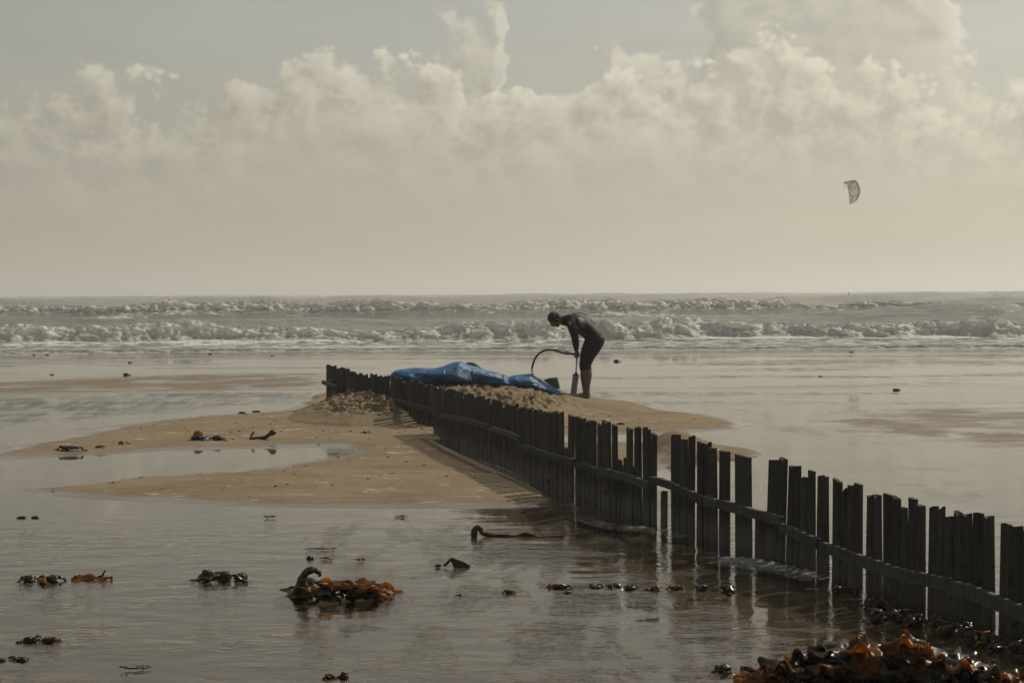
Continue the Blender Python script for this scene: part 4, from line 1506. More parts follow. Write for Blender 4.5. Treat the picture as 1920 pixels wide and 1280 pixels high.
M_FROTH = m_simple('froth', (0.22, 0.21, 0.18), 0.08, 0.8, 22.0, bstr=0.8, bdist=0.02, spec=0.6)
churn('churned_water', 'glinting churned water round the fence foot by the gap', [g(1335, 1046), g(1385, 1050), g(1430, 1058), g(1480, 1066), g(1540, 1082)], 0.14, 0.045, 1)
churn('churned_water', 'glinting churned water at the fence foot next to the shadow bank', [g(880, 850), g(920, 868), g(958, 884), g(1000, 905)], 0.10, 0.02, 2)
churn('churned_water', 'little ripples of froth along the fence foot left of the gap', [g(1090, 966), g(1150, 985), g(1230, 990), g(1290, 1005)], 0.10, 0.02, 3)


# ------------------------------------------------------------------ shell grit and weed crumbs strewn on the sand
M_CRUMB = m_simple('weed_crumbs', (0.03, 0.020, 0.012), 0.6, 0.5, 40)
rs_ = np.random.RandomState(8)
cx_, cy_ = rs_.uniform(-5.0, 2.6, (1, 2600)), rs_.uniform(12.5, 24.0, (1, 2600))
cz_ = terrain(cx_, cy_)
V, F = [], []
for x, y, z in zip(cx_[0], cy_[0], cz_[0]):
    if z < 0.012 or z > 0.12 or len(F) >= 4 * 420:
        continue
    s_ = 0.004 + 0.016 * rs_.rand() ** 3
    b = len(V)
    for q in ((-1.6, -0.7, 0), (1.5, -0.5, 0), (0.2, 0.9, 0), (0.1, 0, 0.8)):
        V.append((x + q[0] * s_, y + q[1] * s_, z - 0.002 + q[2] * s_))
    F += [(b, b + 1, b + 3), (b + 1, b + 2, b + 3), (b + 2, b, b + 3), (b, b + 2, b + 1)]
o = py_mesh('weed_crumbs', V, F, M_CRUMB)
tag(o, 'scattered dark weed crumbs and shell grit on the sand', None, None, 'stuff')

# ------------------------------------------------------------------ blue kite lying on the mound
def m_fabric(name, c1, c2, rough, transl, bs=0.6):
    m, t, out = mat_new(name)
    p = obj_co(t)
    n = t.noise(t.mapping(p, (3.0, 3.0, 9.0), (0, 0, 0), (0, 0.35, 0)), 2.2, 5, 0.6, 0.8)
    fine = t.noise(p, 30.0, 3, 0.6, 0.6)
    b = t.node('ShaderNodeBsdfPrincipled')
    c = t.mix(t.step(n, 0.35, 0.68), C4(c2), C4(c1))
    t.put(b.inputs['Base Color'], c)
    b.inputs['Roughness'].default_value = rough
    b.inputs['Specular IOR Level'].default_value = 0.5
    nb = bump(t, t.m('ADD', n, t.m('MULTIPLY', fine, 0.22)), bs, 0.06)
    t.put(b.inputs['Normal'], nb)
    tl = t.node('ShaderNodeBsdfTranslucent')
    t.put(tl.inputs[0], c)
    mx = t.node('ShaderNodeMixShader')
    mx.inputs[0].default_value = transl
    t.l.new(b.outputs[0], mx.inputs[1])
    t.l.new(tl.outputs[0], mx.inputs[2])
    t.l.new(mx.outputs[0], out.inputs[0])
    return m


M_BLUE = m_fabric('blue_nylon', (0.004, 0.125, 0.30), (0.002, 0.058, 0.155), 0.46, 0.12)
M_NAVY = m_simple('dark_webbing', (0.020, 0.022, 0.026), 0.7, 0.4, 40)
M_GREYF = m_simple('grey_nylon', (0.075, 0.085, 0.09), 0.45, 0.5, 10)
M_TAN = m_simple('faded_print', (0.075, 0.10, 0.115), 0.6, 0.2, 30)
M_BLACK = m_simple('black_rubber', (0.012, 0.012, 0.013), 0.35, 0.3, 30)

KT = [(731, 706), (734, 700), (740, 695), (752, 692), (780, 689), (806, 690), (815, 690), (830, 686.5), (845, 680.5), (858, 677.5), (864, 677.5), (875, 683), (900, 690), (930, 697), (947, 703), (953, 707), (965, 703),
      (995, 700), (1003, 705), (1013, 711), (1030, 721), (1045, 729), (1051, 733)]
KB = [(731, 708), (740, 714), (800, 719), (850, 717), (900, 717), (950, 723), (1000, 731), (1030, 737), (1045, 739), (1051, 737)]
kite_root = empty('folded_kite', at(890, 716, 22.9))
tag(kite_root, 'bright blue deflated kite lying along the top of the sand mound', 'kite')
kxs = np.concatenate([np.linspace(731, 745, 12), np.linspace(746, 1051, 170)])
NR = 40
KP = np.zeros((len(kxs), NR + 1, 3))
for i, px in enumerate(kxs):
    Yc = float(np.interp(px, [731, 800, 900, 1000, 1051], [22.75, 22.85, 22.95, 23.05, 23.15]))
    zt_ = at(px, lerp_list(KT, px), Yc).z
    zb_ = at(px, lerp_list(KB, px), Yc - 0.2).z - 0.05
    xc = at(px, 700, Yc).x
    hh = max(zt_ - zb_, 0.01)
    dep = float(np.interp(px, [731, 738, 770, 860, 950, 1000, 1040, 1051], [0.03, 0.14, 0.30, 0.40, 0.26, 0.28, 0.12, 0.02]))
    for j in range(NR + 1):
        a = -math.pi / 2 + 2 * math.pi * j / NR
        # rounded on top, slumped and flat below, sharper ridge where fabric is propped up
        ca, sa = math.cos(a), math.sin(a)
        e = 0.8 if 835 < px < 885 else 1.0
        yy = math.copysign(abs(ca) ** e, ca) * dep
        zz = (sa * 0.5 + 0.5)
        zz = zz ** (1.25 if 835 < px < 885 else 0.9)
        KP[i, j] = (xc, Yc - yy, zb_ + hh * zz)
un = KP[..., 0] * 1.0
fold = 0.022 * fbm(un * 2.2 + KP[..., 2] * 6.0, KP[..., 2] * 5 + KP[..., 1] * 2.0, 4, 0.6) + 0.016 * np.sin(un * 9 + KP[..., 2] * 26 + 2.5 * fbm(un * 2, KP[..., 2] * 3, 2))
midz = (np.sin(np.linspace(-math.pi / 2, 1.5 * math.pi, NR + 1)) < 0.93)[None, :]
KP[..., 1] -= fold * midz * 1.3
KP[..., 2] += 0.010 * fbm(un * 3.5, KP[..., 1] * 3.5, 3)
o = grid_mesh('canopy', KP, M_BLUE)
link(o)
keep(o, kite_root)
kite_canopy = o


def bvh_of(o):
    me = o.data
    return BVHTree.FromPolygons([o.matrix_world @ v.co for v in me.vertices], [tuple(p.vertices) for p in me.polygons])


kite_bvh = BVHTree.FromPolygons([Vector(v) for v in KP.reshape(-1, 3)], [tuple(p.vertices) for p in o.data.polygons])


def decal_strip(parent, name, pixpts, wpx, bvh, Y, mat, off=0.006, sub=10):
    """a strip stitched onto a surface: follows it from point to point"""
    pts = []
    for (a, b), (c, d) in zip(pixpts[:-1], pixpts[1:]):
        for k in range(sub):
            t = k / sub
            pts.append((a + (c - a) * t, b + (d - b) * t))
    pts.append(pixpts[-1])
    V, F, last = [], [], None
    for i, (x, y) in enumerate(pts):
        x0, y0 = pts[max(0, i - 1)]
        x1, y1 = pts[min(len(pts) - 1, i + 1)]
        l = math.hypot(x1 - x0, y1 - y0) or 1
        nx, ny = -(y1 - y0) / l * wpx / 2, (x1 - x0) / l * wpx / 2
        row = []
        for sx, sy in ((x + nx, y + ny), (x - nx, y - ny)):
            src = at(sx, sy, Y - 1.2)
            hit = bvh.ray_cast(src, (at(sx, sy, Y) - src).normalized())
            row.append(hit)
        if row[0][0] is None or row[1][0] is None:
            last = None
            continue
        b = len(V)
        for h in row:
            n = h[1]
            if n.y > 0:
                n = -n
            V.append(h[0] + n * off)
        for h in row:
            n = h[1]
            if n.y > 0:
                n = -n
            V.append(h[0] + n * (off * 0.3))
        if last is not None:
            F += [(last, last + 1, b + 1, b), (last + 2, b + 2, b + 3, last + 3), (last, b, b + 2, last + 2), (last + 1, last + 3, b + 3, b + 1)]
        last = b
    if F:
        o = py_mesh(name, V, F, mat)
        keep(o, parent)
        return o


# straps and dark patches
decal_strip(kite_root, 'strap', [(1013, 713), (1009, 722), (1003, 731)], 3.2, kite_bvh, 23.0, M_NAVY)
decal_strip(kite_root, 'strap', [(945, 702), (943, 706)], 4.0, kite_bvh, 23.0, M_NAVY)
decal_strip(kite_root, 'patch', [(938, 706), (942, 710), (941, 714)], 7.0, kite_bvh, 23.0, M_NAVY)
decal_strip(kite_root, 'patch', [(806, 700), (798, 706), (790, 712)], 10.0, kite_bvh, 23.0, M_NAVY)
decal_strip(kite_root, 'patch', [(905, 711), (886, 712), (868, 714)], 5.0, kite_bvh, 23.0, M_NAVY)
decal_strip(kite_root, 'seam', [(779, 702), (774, 707), (771, 712)], 1.4, kite_bvh, 23.0, M_NAVY)
decal_strip(kite_root, 'seam', [(806, 710), (801, 714)], 1.2, kite_bvh, 23.0, M_TAN)
# outlined block lettering across the raised panel, slanting with the fabric
LET = {'A': [[(0.0, 1.0), (0.42, 0.0), (0.70, 0.0), (0.80, 1.0), (0.58, 1.0), (0.56, 0.75), (0.30, 0.75), (0.20, 1.0), (0.0, 1.0)], [(0.38, 0.55), (0.54, 0.55), (0.52, 0.22), (0.38, 0.55)]],
       'E': [[(0.0, 1.0), (0.0, 0.0), (0.75, 0.0), (0.75, 0.22), (0.22, 0.22), (0.22, 0.4), (0.68, 0.4), (0.68, 0.6), (0.22, 0.6), (0.22, 0.78), (0.75, 0.78), (0.75, 1.0), (0.0, 1.0)]],
       'R': [[(0.0, 1.0), (0.0, 0.0), (0.62, 0.0), (0.75, 0.12), (0.75, 0.45), (0.6, 0.58), (0.78, 1.0), (0.55, 1.0), (0.4, 0.62), (0.22, 0.62), (0.22, 1.0), (0.0, 1.0)], [(0.22, 0.2), (0.52, 0.2), (0.52, 0.42), (0.22, 0.42), (0.22, 0.2)]],
       'O': [[(0.12, 0.0), (0.65, 0.0), (0.78, 0.15), (0.78, 0.85), (0.65, 1.0), (0.12, 1.0), (0.0, 0.85), (0.0, 0.15), (0.12, 0.0)], [(0.24, 0.22), (0.54, 0.22), (0.54, 0.78), (0.24, 0.78), (0.24, 0.22)]]}
ox, oy = 838.0, 687.0
for ch, k in zip('AERO', range(4)):
    bx, by = ox + k * 21.0, oy + k * 4.2
    lw, lh = 20.0, (16.0, 17.5, 15.0, 11.0)[k]
    for path in LET[ch]:
        pp = [(bx + u * lw + (0.5 - v) * 7.0, by + v * lh + u * 4.0) for u, v in path]
        decal_strip(kite_root, 'lettering', pp, 0.6, kite_bvh, 23.0, M_TAN, 0.004, 4)

# grey strut end standing up at the tail of the kite
V = [at(1019, 713, 23.35), at(1030, 709.5, 23.3), at(1044, 709, 23.25), at(1046, 718, 23.2), at(1048.5, 730, 23.2), at(1036, 725, 23.25)]
E = [v + Vector((0.02, 0.16, 0.01)) for v in V]
n = len(V)
o = py_mesh('wing_tip', V + E, [tuple(range(n))[::-1], tuple(range(n, 2 * n))] + [(i, (i + 1) % n, n + (i + 1) % n, n + i) for i in range(n)], M_GREYF)
keep(o, kite_root)
# dark board rail showing behind the kite
board_root = empty('kite_board', at(882, 700, 23.6))
tag(board_root, 'black curved board edge poking up behind the blue kite', 'board')
V, F = [], []
NB = 14
for i in range(NB + 1):
    u = i / NB
    px = 862 + (905 - 862) * u
    py = 681.5 + 26 * (abs(u - 0.46) * 1.25) ** 2.0 - 1.5
    a, b = at(px, py, 23.55), at(px, py, 23.75)
    V += [a, b + Vector((0, 0, 0.012)), b + Vector((0, 0.02, -0.5)), a + Vector((0, -0.0, -0.5))]
for i in range(NB):
    for j in range(4):
        p, q = i * 4 + j, i * 4 + (j + 1) % 4
        F.append((p, p + 4, q + 4, q))
F += [(0, 1, 2, 3), (NB * 4 + 3, NB * 4 + 2, NB * 4 + 1, NB * 4)]
keep(py_mesh('deck', V, F, M_BLACK, None, True), board_root)

# ------------------------------------------------------------------ the man bending over the pump
YM = 23.6
PXM = FPX / YM     # pixels of the photograph per metre at his distance


def B(px, py, dy=0.0):
    p = at(px, py, YM)
    return Vector((p.x, YM + dy, p.z))


def add_tube(bm, path, seg=20):
    """path: list of (point, in-plane radius, lateral radius); closed rounded ends"""
    pts = [p for p, a, b in path]
    n = len(pts)
    t0 = (pts[1] - pts[0]).normalized()
    t1 = (pts[-1] - pts[-2]).normalized()
    full = []
    for k in (0.0, 0.5, 0.86):
        f = math.sqrt(max(0, 1 - (1 - k) ** 2))
        full.append((pts[0] - t0 * path[0][1] * (1 - k) * 0.9, path[0][1] * max(f, 0.08), path[0][2] * max(f, 0.08), t0))
    for i in range(n):
        t = (pts[min(n - 1, i + 1)] - pts[max(0, i - 1)]).normalized()
        full.append((pts[i], path[i][1], path[i][2], t))
    for k in (0.86, 0.5, 0.0):
        f = math.sqrt(max(0, 1 - (1 - k) ** 2))
        full.append((pts[-1] + t1 * path[-1][1] * (1 - k) * 0.9, path[-1][1] * max(f, 0.08), path[-1][2] * max(f, 0.08), t1))
    rings = []
    for p, a, b, t in full:
        lat = Vector((0, 1, 0))
        lat = (lat - t * lat.dot(t))
        if lat.length < 0.2:
            lat = Vector((1, 0, 0)) - t * t.x
        lat.normalize()
        nn = lat.cross(t).normalized()
        rings.append([bm.verts.new(p + nn * (a * math.cos(2 * math.pi * j / seg)) + lat * (b * math.sin(2 * math.pi * j / seg))) for j in range(seg)])
    for r0, r1 in zip(rings[:-1], rings[1:]):
        for j in range(seg):
            bm.faces.new((r0[j], r0[(j + 1) % seg], r1[(j + 1) % seg], r1[j]))
    bm.faces.new(rings[0][::-1])
    bm.faces.new(rings[-1])


def resample(path, n=4):
    P = [path[0]] + path + [path[-1]]
    out = []
    for i in range(1, len(P) - 2):
        for k in range(n):
            t = k / n
            v = []
            for c in range(3):
                a, b, c_, d = (P[i - 1][c], P[i][c], P[i + 1][c], P[i + 2][c])
                v.append(0.5 * ((2 * b) + (c_ - a) * t + (2 * a - 5 * b + 4 * c_ - d) * t * t + (3 * b - a - 3 * c_ + d) * t ** 3))
            out.append(tuple(v))
    out.append(path[-1])
    return out


def remeshed(bm, voxel, smooth_it, name):
    bmesh.ops.recalc_face_normals(bm, faces=bm.faces)
    me = bpy.data.meshes.new(name)
    bm.to_mesh(me)
    bm.free()
    o = bpy.data.objects.new(name, me)
    COL.objects.link(o)
    md = o.modifiers.new('r', 'REMESH')
    md.mode = 'VOXEL'
    md.voxel_size = voxel
    md.use_smooth_shade = True
    sm = o.modifiers.new('s', 'SMOOTH')
    sm.factor = 0.5
    sm.iterations = smooth_it
    dg = bpy.context.evaluated_depsgraph_get()
    dg.update()
    me2 = bpy.data.meshes.new_from_object(o.evaluated_get(dg))
    me2.name = name
    bpy.data.objects.remove(o)
    for p in me2.polygons:
        p.use_smooth = True
    return me2


u_ = 1.0 / PXM   # one photograph pixel in metres
bones = []       # (label, [(p, r)...]) for sorting faces into skin, suit and hair
bm = bmesh.new()


def limb(label, path):
    path = resample(path)
    add_tube(bm, path)
    bones.append((label, [(p, (a + b) / 2) for p, a, b in path]))


limb('torso', [(B(1062, 601), 10.0 * u_, 0.105), (B(1070, 601), 12.5 * u_, 0.185), (B(1080, 604.5), 15.6 * u_, 0.215), (B(1093, 611), 16.4 * u_, 0.195), (B(1104, 620), 15.8 * u_, 0.175), (B(1113, 631), 17.0 * u_, 0.19), (B(1114, 640), 16.4 * u_, 0.18)])
for s, sh in ((-1, 0.0), (1, 2.5)):
    limb('leg', [(B(1115 + sh, 636, s * 0.085), 17.6 * u_, 0.098), (B(1108.5 + sh, 650, s * 0.105), 16.6 * u_, 0.093), (B(1101 + sh, 666, s * 0.115), 13.6 * u_, 0.078), (B(1096.5 + sh, 682, s * 0.12), 10.4 * u_, 0.06)])
    limb('shin', [(B(1096 + sh, 682, s * 0.12), 10.4 * u_, 0.062), (B(1097.3 + sh, 694, s * 0.12), 10.0 * u_, 0.056), (B(1098.0 + sh, 704, s * 0.122), 10.8 * u_, 0.058), (B(1097.6 + sh, 718, s * 0.122), 8.3 * u_, 0.046), (B(1098 + sh, 730, s * 0.122), 6.5 * u_, 0.037), (B(1099 + sh, 739, s * 0.122), 6.2 * u_, 0.036)])
    limb('foot', [(B(1101.5 + sh, 743.5, s * 0.122), 4.6 * u_, 0.036), (B(1095 + sh, 741.5, s * 0.125), 5.2 * u_, 0.038), (B(1085 + sh, 741.5, s * 0.13), 3.6 * u_, 0.046), (B(1076 + sh, 741, s * 0.135), 2.2 * u_, 0.044)])
    for k in range(5):      # toes
        yy = s * 0.135 + s * (k - 1.6) * 0.0175
        limb('foot', [(B(1076 + sh, 741.2, yy), 1.7 * u_, 0.0095), (B(1072.6 + sh - (1.6 if k == 0 else 0) + k * 0.5, 740.9, yy), 1.2 * u_, 0.0085)])
    limb('arm', [(B(1070.5, 603.5, s * 0.165), 9.0 * u_, 0.062), (B(1073, 611, s * 0.195), 8.6 * u_, 0.060), (B(1075.5, 622, s * 0.205), 6.8 * u_, 0.053), (B(1078, 634, s * 0.20), 5.5 * u_, 0.043), (B(1079.3, 644, s * 0.155), 5.2 * u_, 0.043), (B(1080, 655, s * 0.09), 3.2 * u_, 0.029), (B(1080.4, 657.5, s * 0.083), 3.0 * u_, 0.029)])
    # hand closed over the bar: palm, four curled fingers, thumb
    hx, hy, hd = 1081.6, 667.0, s * 0.062
    limb('hand', [(B(1080.5, 657.5, s * 0.08), 3.3 * u_, 0.032), (B(1081.8, 661.8, s * 0.065), 3.9 * u_, 0.042), (B(1081.8, 663.6, s * 0.062), 3.6 * u_, 0.042)])
    for k in range(4):
        yy = hd + (k - 1.5) * 0.0215
        L_ = (0.92, 1.05, 1.0, 0.85)[k]
        limb('hand', [(B(1079.0, 662.4, yy), 1.15 * u_, 0.0098), (B(1076.9, 665.2, yy), 1.1 * u_, 0.0095), (B(1077.4, 668.6 * 1.0 + (L_ - 1) * 6, yy), 1.0 * u_, 0.009), (B(1080.4, 670.4 + (L_ - 1) * 6, yy), 0.95 * u_, 0.0085), (B(1083.0, 669.6 + (L_ - 1) * 5, yy), 0.85 * u_, 0.008)])
    limb('hand', [(B(1084.0, 661.5, hd - s * 0.03), 1.5 * u_, 0.012), (B(1086.4, 665.4, hd - s * 0.042), 1.3 * u_, 0.011), (B(1085.2, 668.8, hd - s * 0.040), 1.05 * u_, 0.0095)])
limb('neck', [(B(1047, 599.5), 7.4 * u_, 0.058), (B(1053, 600.5), 7.9 * u_, 0.058), (B(1059, 601), 8.6 * u_, 0.064), (B(1066, 602), 10 * u_, 0.09)])
# head: skull, face, jaw, brow, nose, lips, chin, ears
limb('head', [(B(1043.2, 594.3), 9.6 * u_, 0.066), (B(1040.5, 595.2), 11.6 * u_, 0.076), (B(1037.8, 596.0), 11.8 * u_, 0.077), (B(1035.5, 596.8), 10.0 * u_, 0.070)])
limb('face', [(B(1037, 602.5), 6.8 * u_, 0.060), (B(1040.5, 604.5), 7.2 * u_, 0.064), (B(1045.0, 605.2), 6.8 * u_, 0.058)])
limb('face', [(B(1043.5, 608.0), 4.6 * u_, 0.042), (B(1045.8, 610.3), 3.3 * u_, 0.028)])
limb('face', [(B(1030.8, 602.6, -0.035), 1.7 * u_, 0.02), (B(1030.4, 602.8, 0.0), 1.9 * u_, 0.02), (B(1030.8, 602.6, 0.035), 1.7 * u_, 0.02)])
limb('face', [(B(1033.0, 606.0), 1.5 * u_, 0.010), (B(1034.2, 609.0), 1.7 * u_, 0.014), (B(1035.4, 611.0), 1.6 * u_, 0.017)])
limb('face', [(B(1039.0, 610.0, -0.018), 1.5 * u_, 0.014), (B(1039.0, 610.6, 0.0), 1.7 * u_, 0.016), (B(1039.0, 610.0, 0.018), 1.5 * u_, 0.014)])
limb('face', [(B(1041.4, 610.9, -0.014), 1.3 * u_, 0.012), (B(1041.4, 611.4, 0.014), 1.3 * u_, 0.012)])
limb('face', [(B(1046.0, 612.0), 1.9 * u_, 0.02), (B(1046.5, 612.6), 1.6 * u_, 0.016)])
for s in (-1, 1):
    limb('ear', [(B(1045.2, 599.0, s * 0.074), 2.3 * u_, 0.009), (B(1046.5, 602.2, s * 0.073), 1.6 * u_, 0.009)])
body_me = remeshed(bm, 0.0075, 3, 'person')

# sort faces: nearest bone decides
co = np.zeros(len(body_me.vertices) * 3, np.float32)
body_me.vertices.foreach_get('co', co)
co = co.reshape(-1, 3)
nv = np.zeros(len(body_me.vertices) * 3, np.float32)
body_me.vertices.foreach_get('normal', nv)
nv = nv.reshape(-1, 3)
best = np.full(len(co), 1e9)
lab_i = np.zeros(len(co), int)
names = []
for label, pr in bones:
    if label not in names:
        names.append(label)
    li = names.index(label)
    for (p, r), (q, r2) in zip(pr[:-1], pr[1:]):
        p_, q_ = np.array(p), np.array(q)
        e = q_ - p_
        tt = np.clip(((co - p_) @ e) / (e @ e + 1e-12), 0, 1)
        dd = np.linalg.norm(co - p_ - tt[:, None] * e, axis=1) - (r + (r2 - r) * tt)
        k = dd < best
        best[k] = dd[k]
        lab_i[k] = li
lname = np.array(names)[lab_i]
Vc = co.copy()
Vc[:, 2] -= CAMH
dcf = Vc @ np.array(CF)
bpx = 960 + FPX * (Vc @ np.array(CR)) / dcf
bpy_ = 640 - FPX * (Vc @ np.array(CU)) / dcf
suit_v = (np.isin(lname, ['torso', 'leg', 'arm']) | ((lname == 'shin') & (bpy_ < 694)) | ((lname == 'neck') & (bpx > 1057.0))) & ~((lname == 'arm') & (bpy_ > 656.2))
# hair line from the forehead round the ear to the nape
hair_v = np.isin(lname, ['head', 'face', 'neck']) & (bpx < 1056.5) & (((bpx - 1028.0) * 0.30 - (bpy_ - 600.5)) > np.where(bpx > 1044, (bpx - 1044) * 0.95, 0.0)) & (lname != 'ear')

M_SKIN = m_simple('skin', (0.090, 0.052, 0.034), 0.5, 0.15, 30, spec=0.4)
M_SUIT = m_simple('neoprene', (0.006, 0.0063, 0.0065), 0.66, 0.3, 25, bstr=0.2, bdist=0.004, spec=0.22)
M_HAIR = m_simple('hair', (0.016, 0.014, 0.012), 0.75, 0.4, 160, bstr=0.8, bdist=0.006)
M_PATCH = m_simple('grey_panel', (0.085, 0.088, 0.105), 0.6, 0.2, 30)
M_LETTER = m_simple('pale_print', (0.30, 0.25, 0.17), 0.6, 0.2, 30)
M_LETTER2 = m_simple('white_print', (0.45, 0.45, 0.41), 0.6, 0.2, 30)
body_me.materials.append(M_SKIN)
person = bpy.data.objects.new('person', body_me)
COL.objects.link(person)
tag(person, 'man in black wetsuit bending over a pump on the mound', 'person')


def skin_layer(name, mask, off, mat):
    """clothing: the covered part of the body's own surface, lifted off it and closed at the hems"""
    bm = bmesh.new()
    idx = {}
    polys = [p for p in body_me.polygons if all(mask[v] for v in p.vertices)]
    for p in polys:
        for v in p.vertices:
            if v not in idx:
                idx[v] = bm.verts.new(Vector(co[v]) + Vector(nv[v]) * off)
    for p in polys:
        bm.faces.new([idx[v] for v in p.vertices])
    be = [e for e in bm.edges if e.is_boundary]
    inv = {b: a for a, b in idx.items()}
    inner = {}
    for e in be:
        for v in e.verts:
            if v not in inner:
                inner[v] = bm.verts.new(Vector(co[inv[v]]) - Vector(nv[inv[v]]) * 0.002)
    for e in be:
        a, b = e.verts
        try:
            bm.faces.new((a, b, inner[b], inner[a]))
        except ValueError:
            pass
    bmesh.ops.recalc_face_normals(bm, faces=bm.faces)
    me = bpy.data.meshes.new(name)
    bm.to_mesh(me)
    bm.free()
    for p in me.polygons:
        p.use_smooth = True
    me.materials.append(mat)
    o = bpy.data.objects.new(name, me)
    return link(o, person)


suit = skin_layer('wetsuit', suit_v, 0.005, M_SUIT)
skin_layer('hair', hair_v, 0.007, M_HAIR)
suit_bvh = BVHTree.FromPolygons([v.co for v in suit.data.vertices], [tuple(p.vertices) for p in suit.data.polygons])


def on_suit(px, py, off):
    src = at(px, py, YM - 1.0)
    h = suit_bvh.ray_cast(src, (at(px, py, YM) - src).normalized())
    if h[0] is None:
        return None
    n = h[1] if h[1].y < 0 else -h[1]
    return h[0] + n * off


def suit_patch(name, outline, mat, off=0.004, n=14):
    """flat panel sewn onto the suit"""
    cx = sum(p[0] for p in outline) / len(outline)
    cy = sum(p[1] for p in outline) / len(outline)
    V, F = [], []
    m_ = len(outline)
    rings = 5
    for r_ in range(rings):
        k = (r_ + 0.15) / (rings - 1 + 0.15)
        for (x, y) in outline:
            q = on_suit(cx + (x - cx) * k, cy + (y - cy) * k, off)
            V.append(q if q is not None else B(cx + (x - cx) * k, cy + (y - cy) * k, -0.2))
    for r_ in range(rings - 1):
        for j in range(m_):
            a, b = r_ * m_ + j, r_ * m_ + (j + 1) % m_
            F.append((a, b, b + m_, a + m_))
    F.append(tuple(range(m_)))
    o = py_mesh(name, V, F, mat, None, True)
    o.parent = suit
    return o


ell = []
for k in range(22):
    a = 2 * math.pi * k / 22
    ell.append((1090.5 + 6.2 * math.cos(a) + 2.6 * math.sin(a), 604.0 + 8.8 * math.sin(a) + 0.6 * math.cos(a)))
suit_patch('back_panel', ell, M_PATCH)


def suit_stroke(name, pts, w, mat):
    V, F, last = [], [], None
    for i, (x, y) in enumerate(pts):
        x0, y0 = pts[max(0, i - 1)]
        x1, y1 = pts[min(len(pts) - 1, i + 1)]
        l = math.hypot(x1 - x0, y1 - y0) or 1
        nx, ny = -(y1 - y0) / l * w / 2, (x1 - x0) / l * w / 2
        a, b = on_suit(x + nx, y + ny, 0.004), on_suit(x - nx, y - ny, 0.004)
        if a is None or b is None:
            last = None
            continue
        k = len(V)
        V += [a, b]
        if last is not None:
            F.append((last, last + 1, k + 1, k))
        last = k
    if F:
        o = py_mesh(name, V, F, mat)
        o.parent = suit


# two pale slashes on the shoulder, a line of small script along the side
suit_stroke('shoulder_mark', [(1068.4, 600.8), (1067.4, 604.2), (1067.2, 608.0)], 1.1, M_LETTER2)
suit_stroke('shoulder_mark', [(1072.2, 602.0), (1070.8, 606.0), (1069.8, 610.0)], 1.3, M_LETTER2)
rs = random.Random(4)
for k in range(8):
    cx, cy = 1077.0 + 3.0 * k, 611.5 + 2.15 * k
    s1 = [(cx, cy - 1.6), (cx - 0.8, cy + 1.6)]
    s2 = [(cx + 0.2, cy - 1.5 + rs.uniform(0, 1)), (cx + 1.6, cy - 0.6), (cx + 0.6, cy + rs.uniform(0.3, 1.2)), (cx + 1.4, cy + 1.6)]
    suit_stroke('side_print', s1, 0.8, M_LETTER)
    suit_stroke('side_print', s2, 0.7, M_LETTER)
# zip cord lying along the back
def back_top(px, up):
    x = B(px, 600).x
    h = suit_bvh.ray_cast(Vector((x, YM, 3.0)), Vector((0, 0, -1)))
    return h[0] + Vector((0, 0, up)) if h[0] is not None else B(px, 600)


zp = [back_top(px, up) for px, up in ((1072.5, 0.004), (1078, 0.006), (1084, 0.022), (1089, 0.030), (1098, 0.030), (1106, 0.026), (1111, 0.014), (1113, 0.006))]
o = tube(None, 'zip_cord', spline(zp), 0.006, M_BLACK)
o.parent = suit
o = tube(None, 'zip_pull', [zp[-1] + Vector((-0.012, 0, 0.012)), zp[-1] + Vector((0.012, 0, 0.004)), zp[-1] + Vector((0.03, 0, -0.012))], 0.009, M_BLACK)
o.parent = suit

# ------------------------------------------------------------------ pump and hose
M_PUMP = m_simple('pump_plastic', (0.17, 0.21, 0.24), 0.38, 0.25, 12, spec=0.5)
M_METAL = m_simple('pump_rod', (0.42, 0.40, 0.36), 0.35, 0.2, 30, metallic=0.7)
pump = empty('hand_pump', B(1075.5, 742))
tag(pump, 'upright grey hand pump with thin rod held in both fists', 'pump')
bot, top = B(1075.0, 740.5), B(1079.6, 703.2)
ax = (top - bot).normalized()


def prof(parent, name, base, axis_, prof_, mat, seg=24):
    s = axis_.cross(Vector((0, 1, 0))).normalized()
    t_ = s.cross(axis_).normalized()
    V, F = [], []
    for d, r in prof_:
        for j in range(seg):
            a = 2 * math.pi * j / seg
            V.append(base + axis_ * d + (s * math.cos(a) + t_ * math.sin(a)) * r)
    for i in range(len(prof_) - 1):
        for j in range(seg):
            a, b = i * seg + j, i * seg + (j + 1) % seg
            F.append((a, b, b + seg, a + seg))
    F.append(tuple(range(seg))[::-1])
    F.append(tuple(range((len(prof_) - 1) * seg, len(prof_) * seg)))
    o = py_mesh(name, V, F, mat, None, False)
    return keep(o, parent)


Lp = (top - bot).length
prof(pump, 'barrel', bot, ax, [(0.0, 0.050), (0.01, 0.052), (0.02, 0.047), (Lp - 0.03, 0.047), (Lp - 0.028, 0.049), (Lp - 0.012, 0.049), (Lp - 0.010, 0.047), (Lp, 0.046)], M_PUMP)
prof(pump, 'cap', top, ax, [(0.0, 0.054), (0.012, 0.054), (0.016, 0.026), (0.035, 0.024), (0.042, 0.016)], M_BLACK)
hb = B(1081.6, 667.0)
tube(pump, 'rod', [top + ax * 0.03, top.lerp(hb, 0.5), hb], 0.012, M_METAL, 10)
tube(pump, 'handle', [hb + Vector((0, -0.13, 0)), hb, hb + Vector((0, 0.13, 0))], 0.016, M_BLACK, 12)
V = []
fx = [(1064.5, 741.0), (1068, 739.6), (1088, 743.6), (1088, 745.8), (1064.5, 742.6)]
V = [B(a, b, -0.14) for a, b in fx] + [B(a, b, 0.14) for a, b in fx]
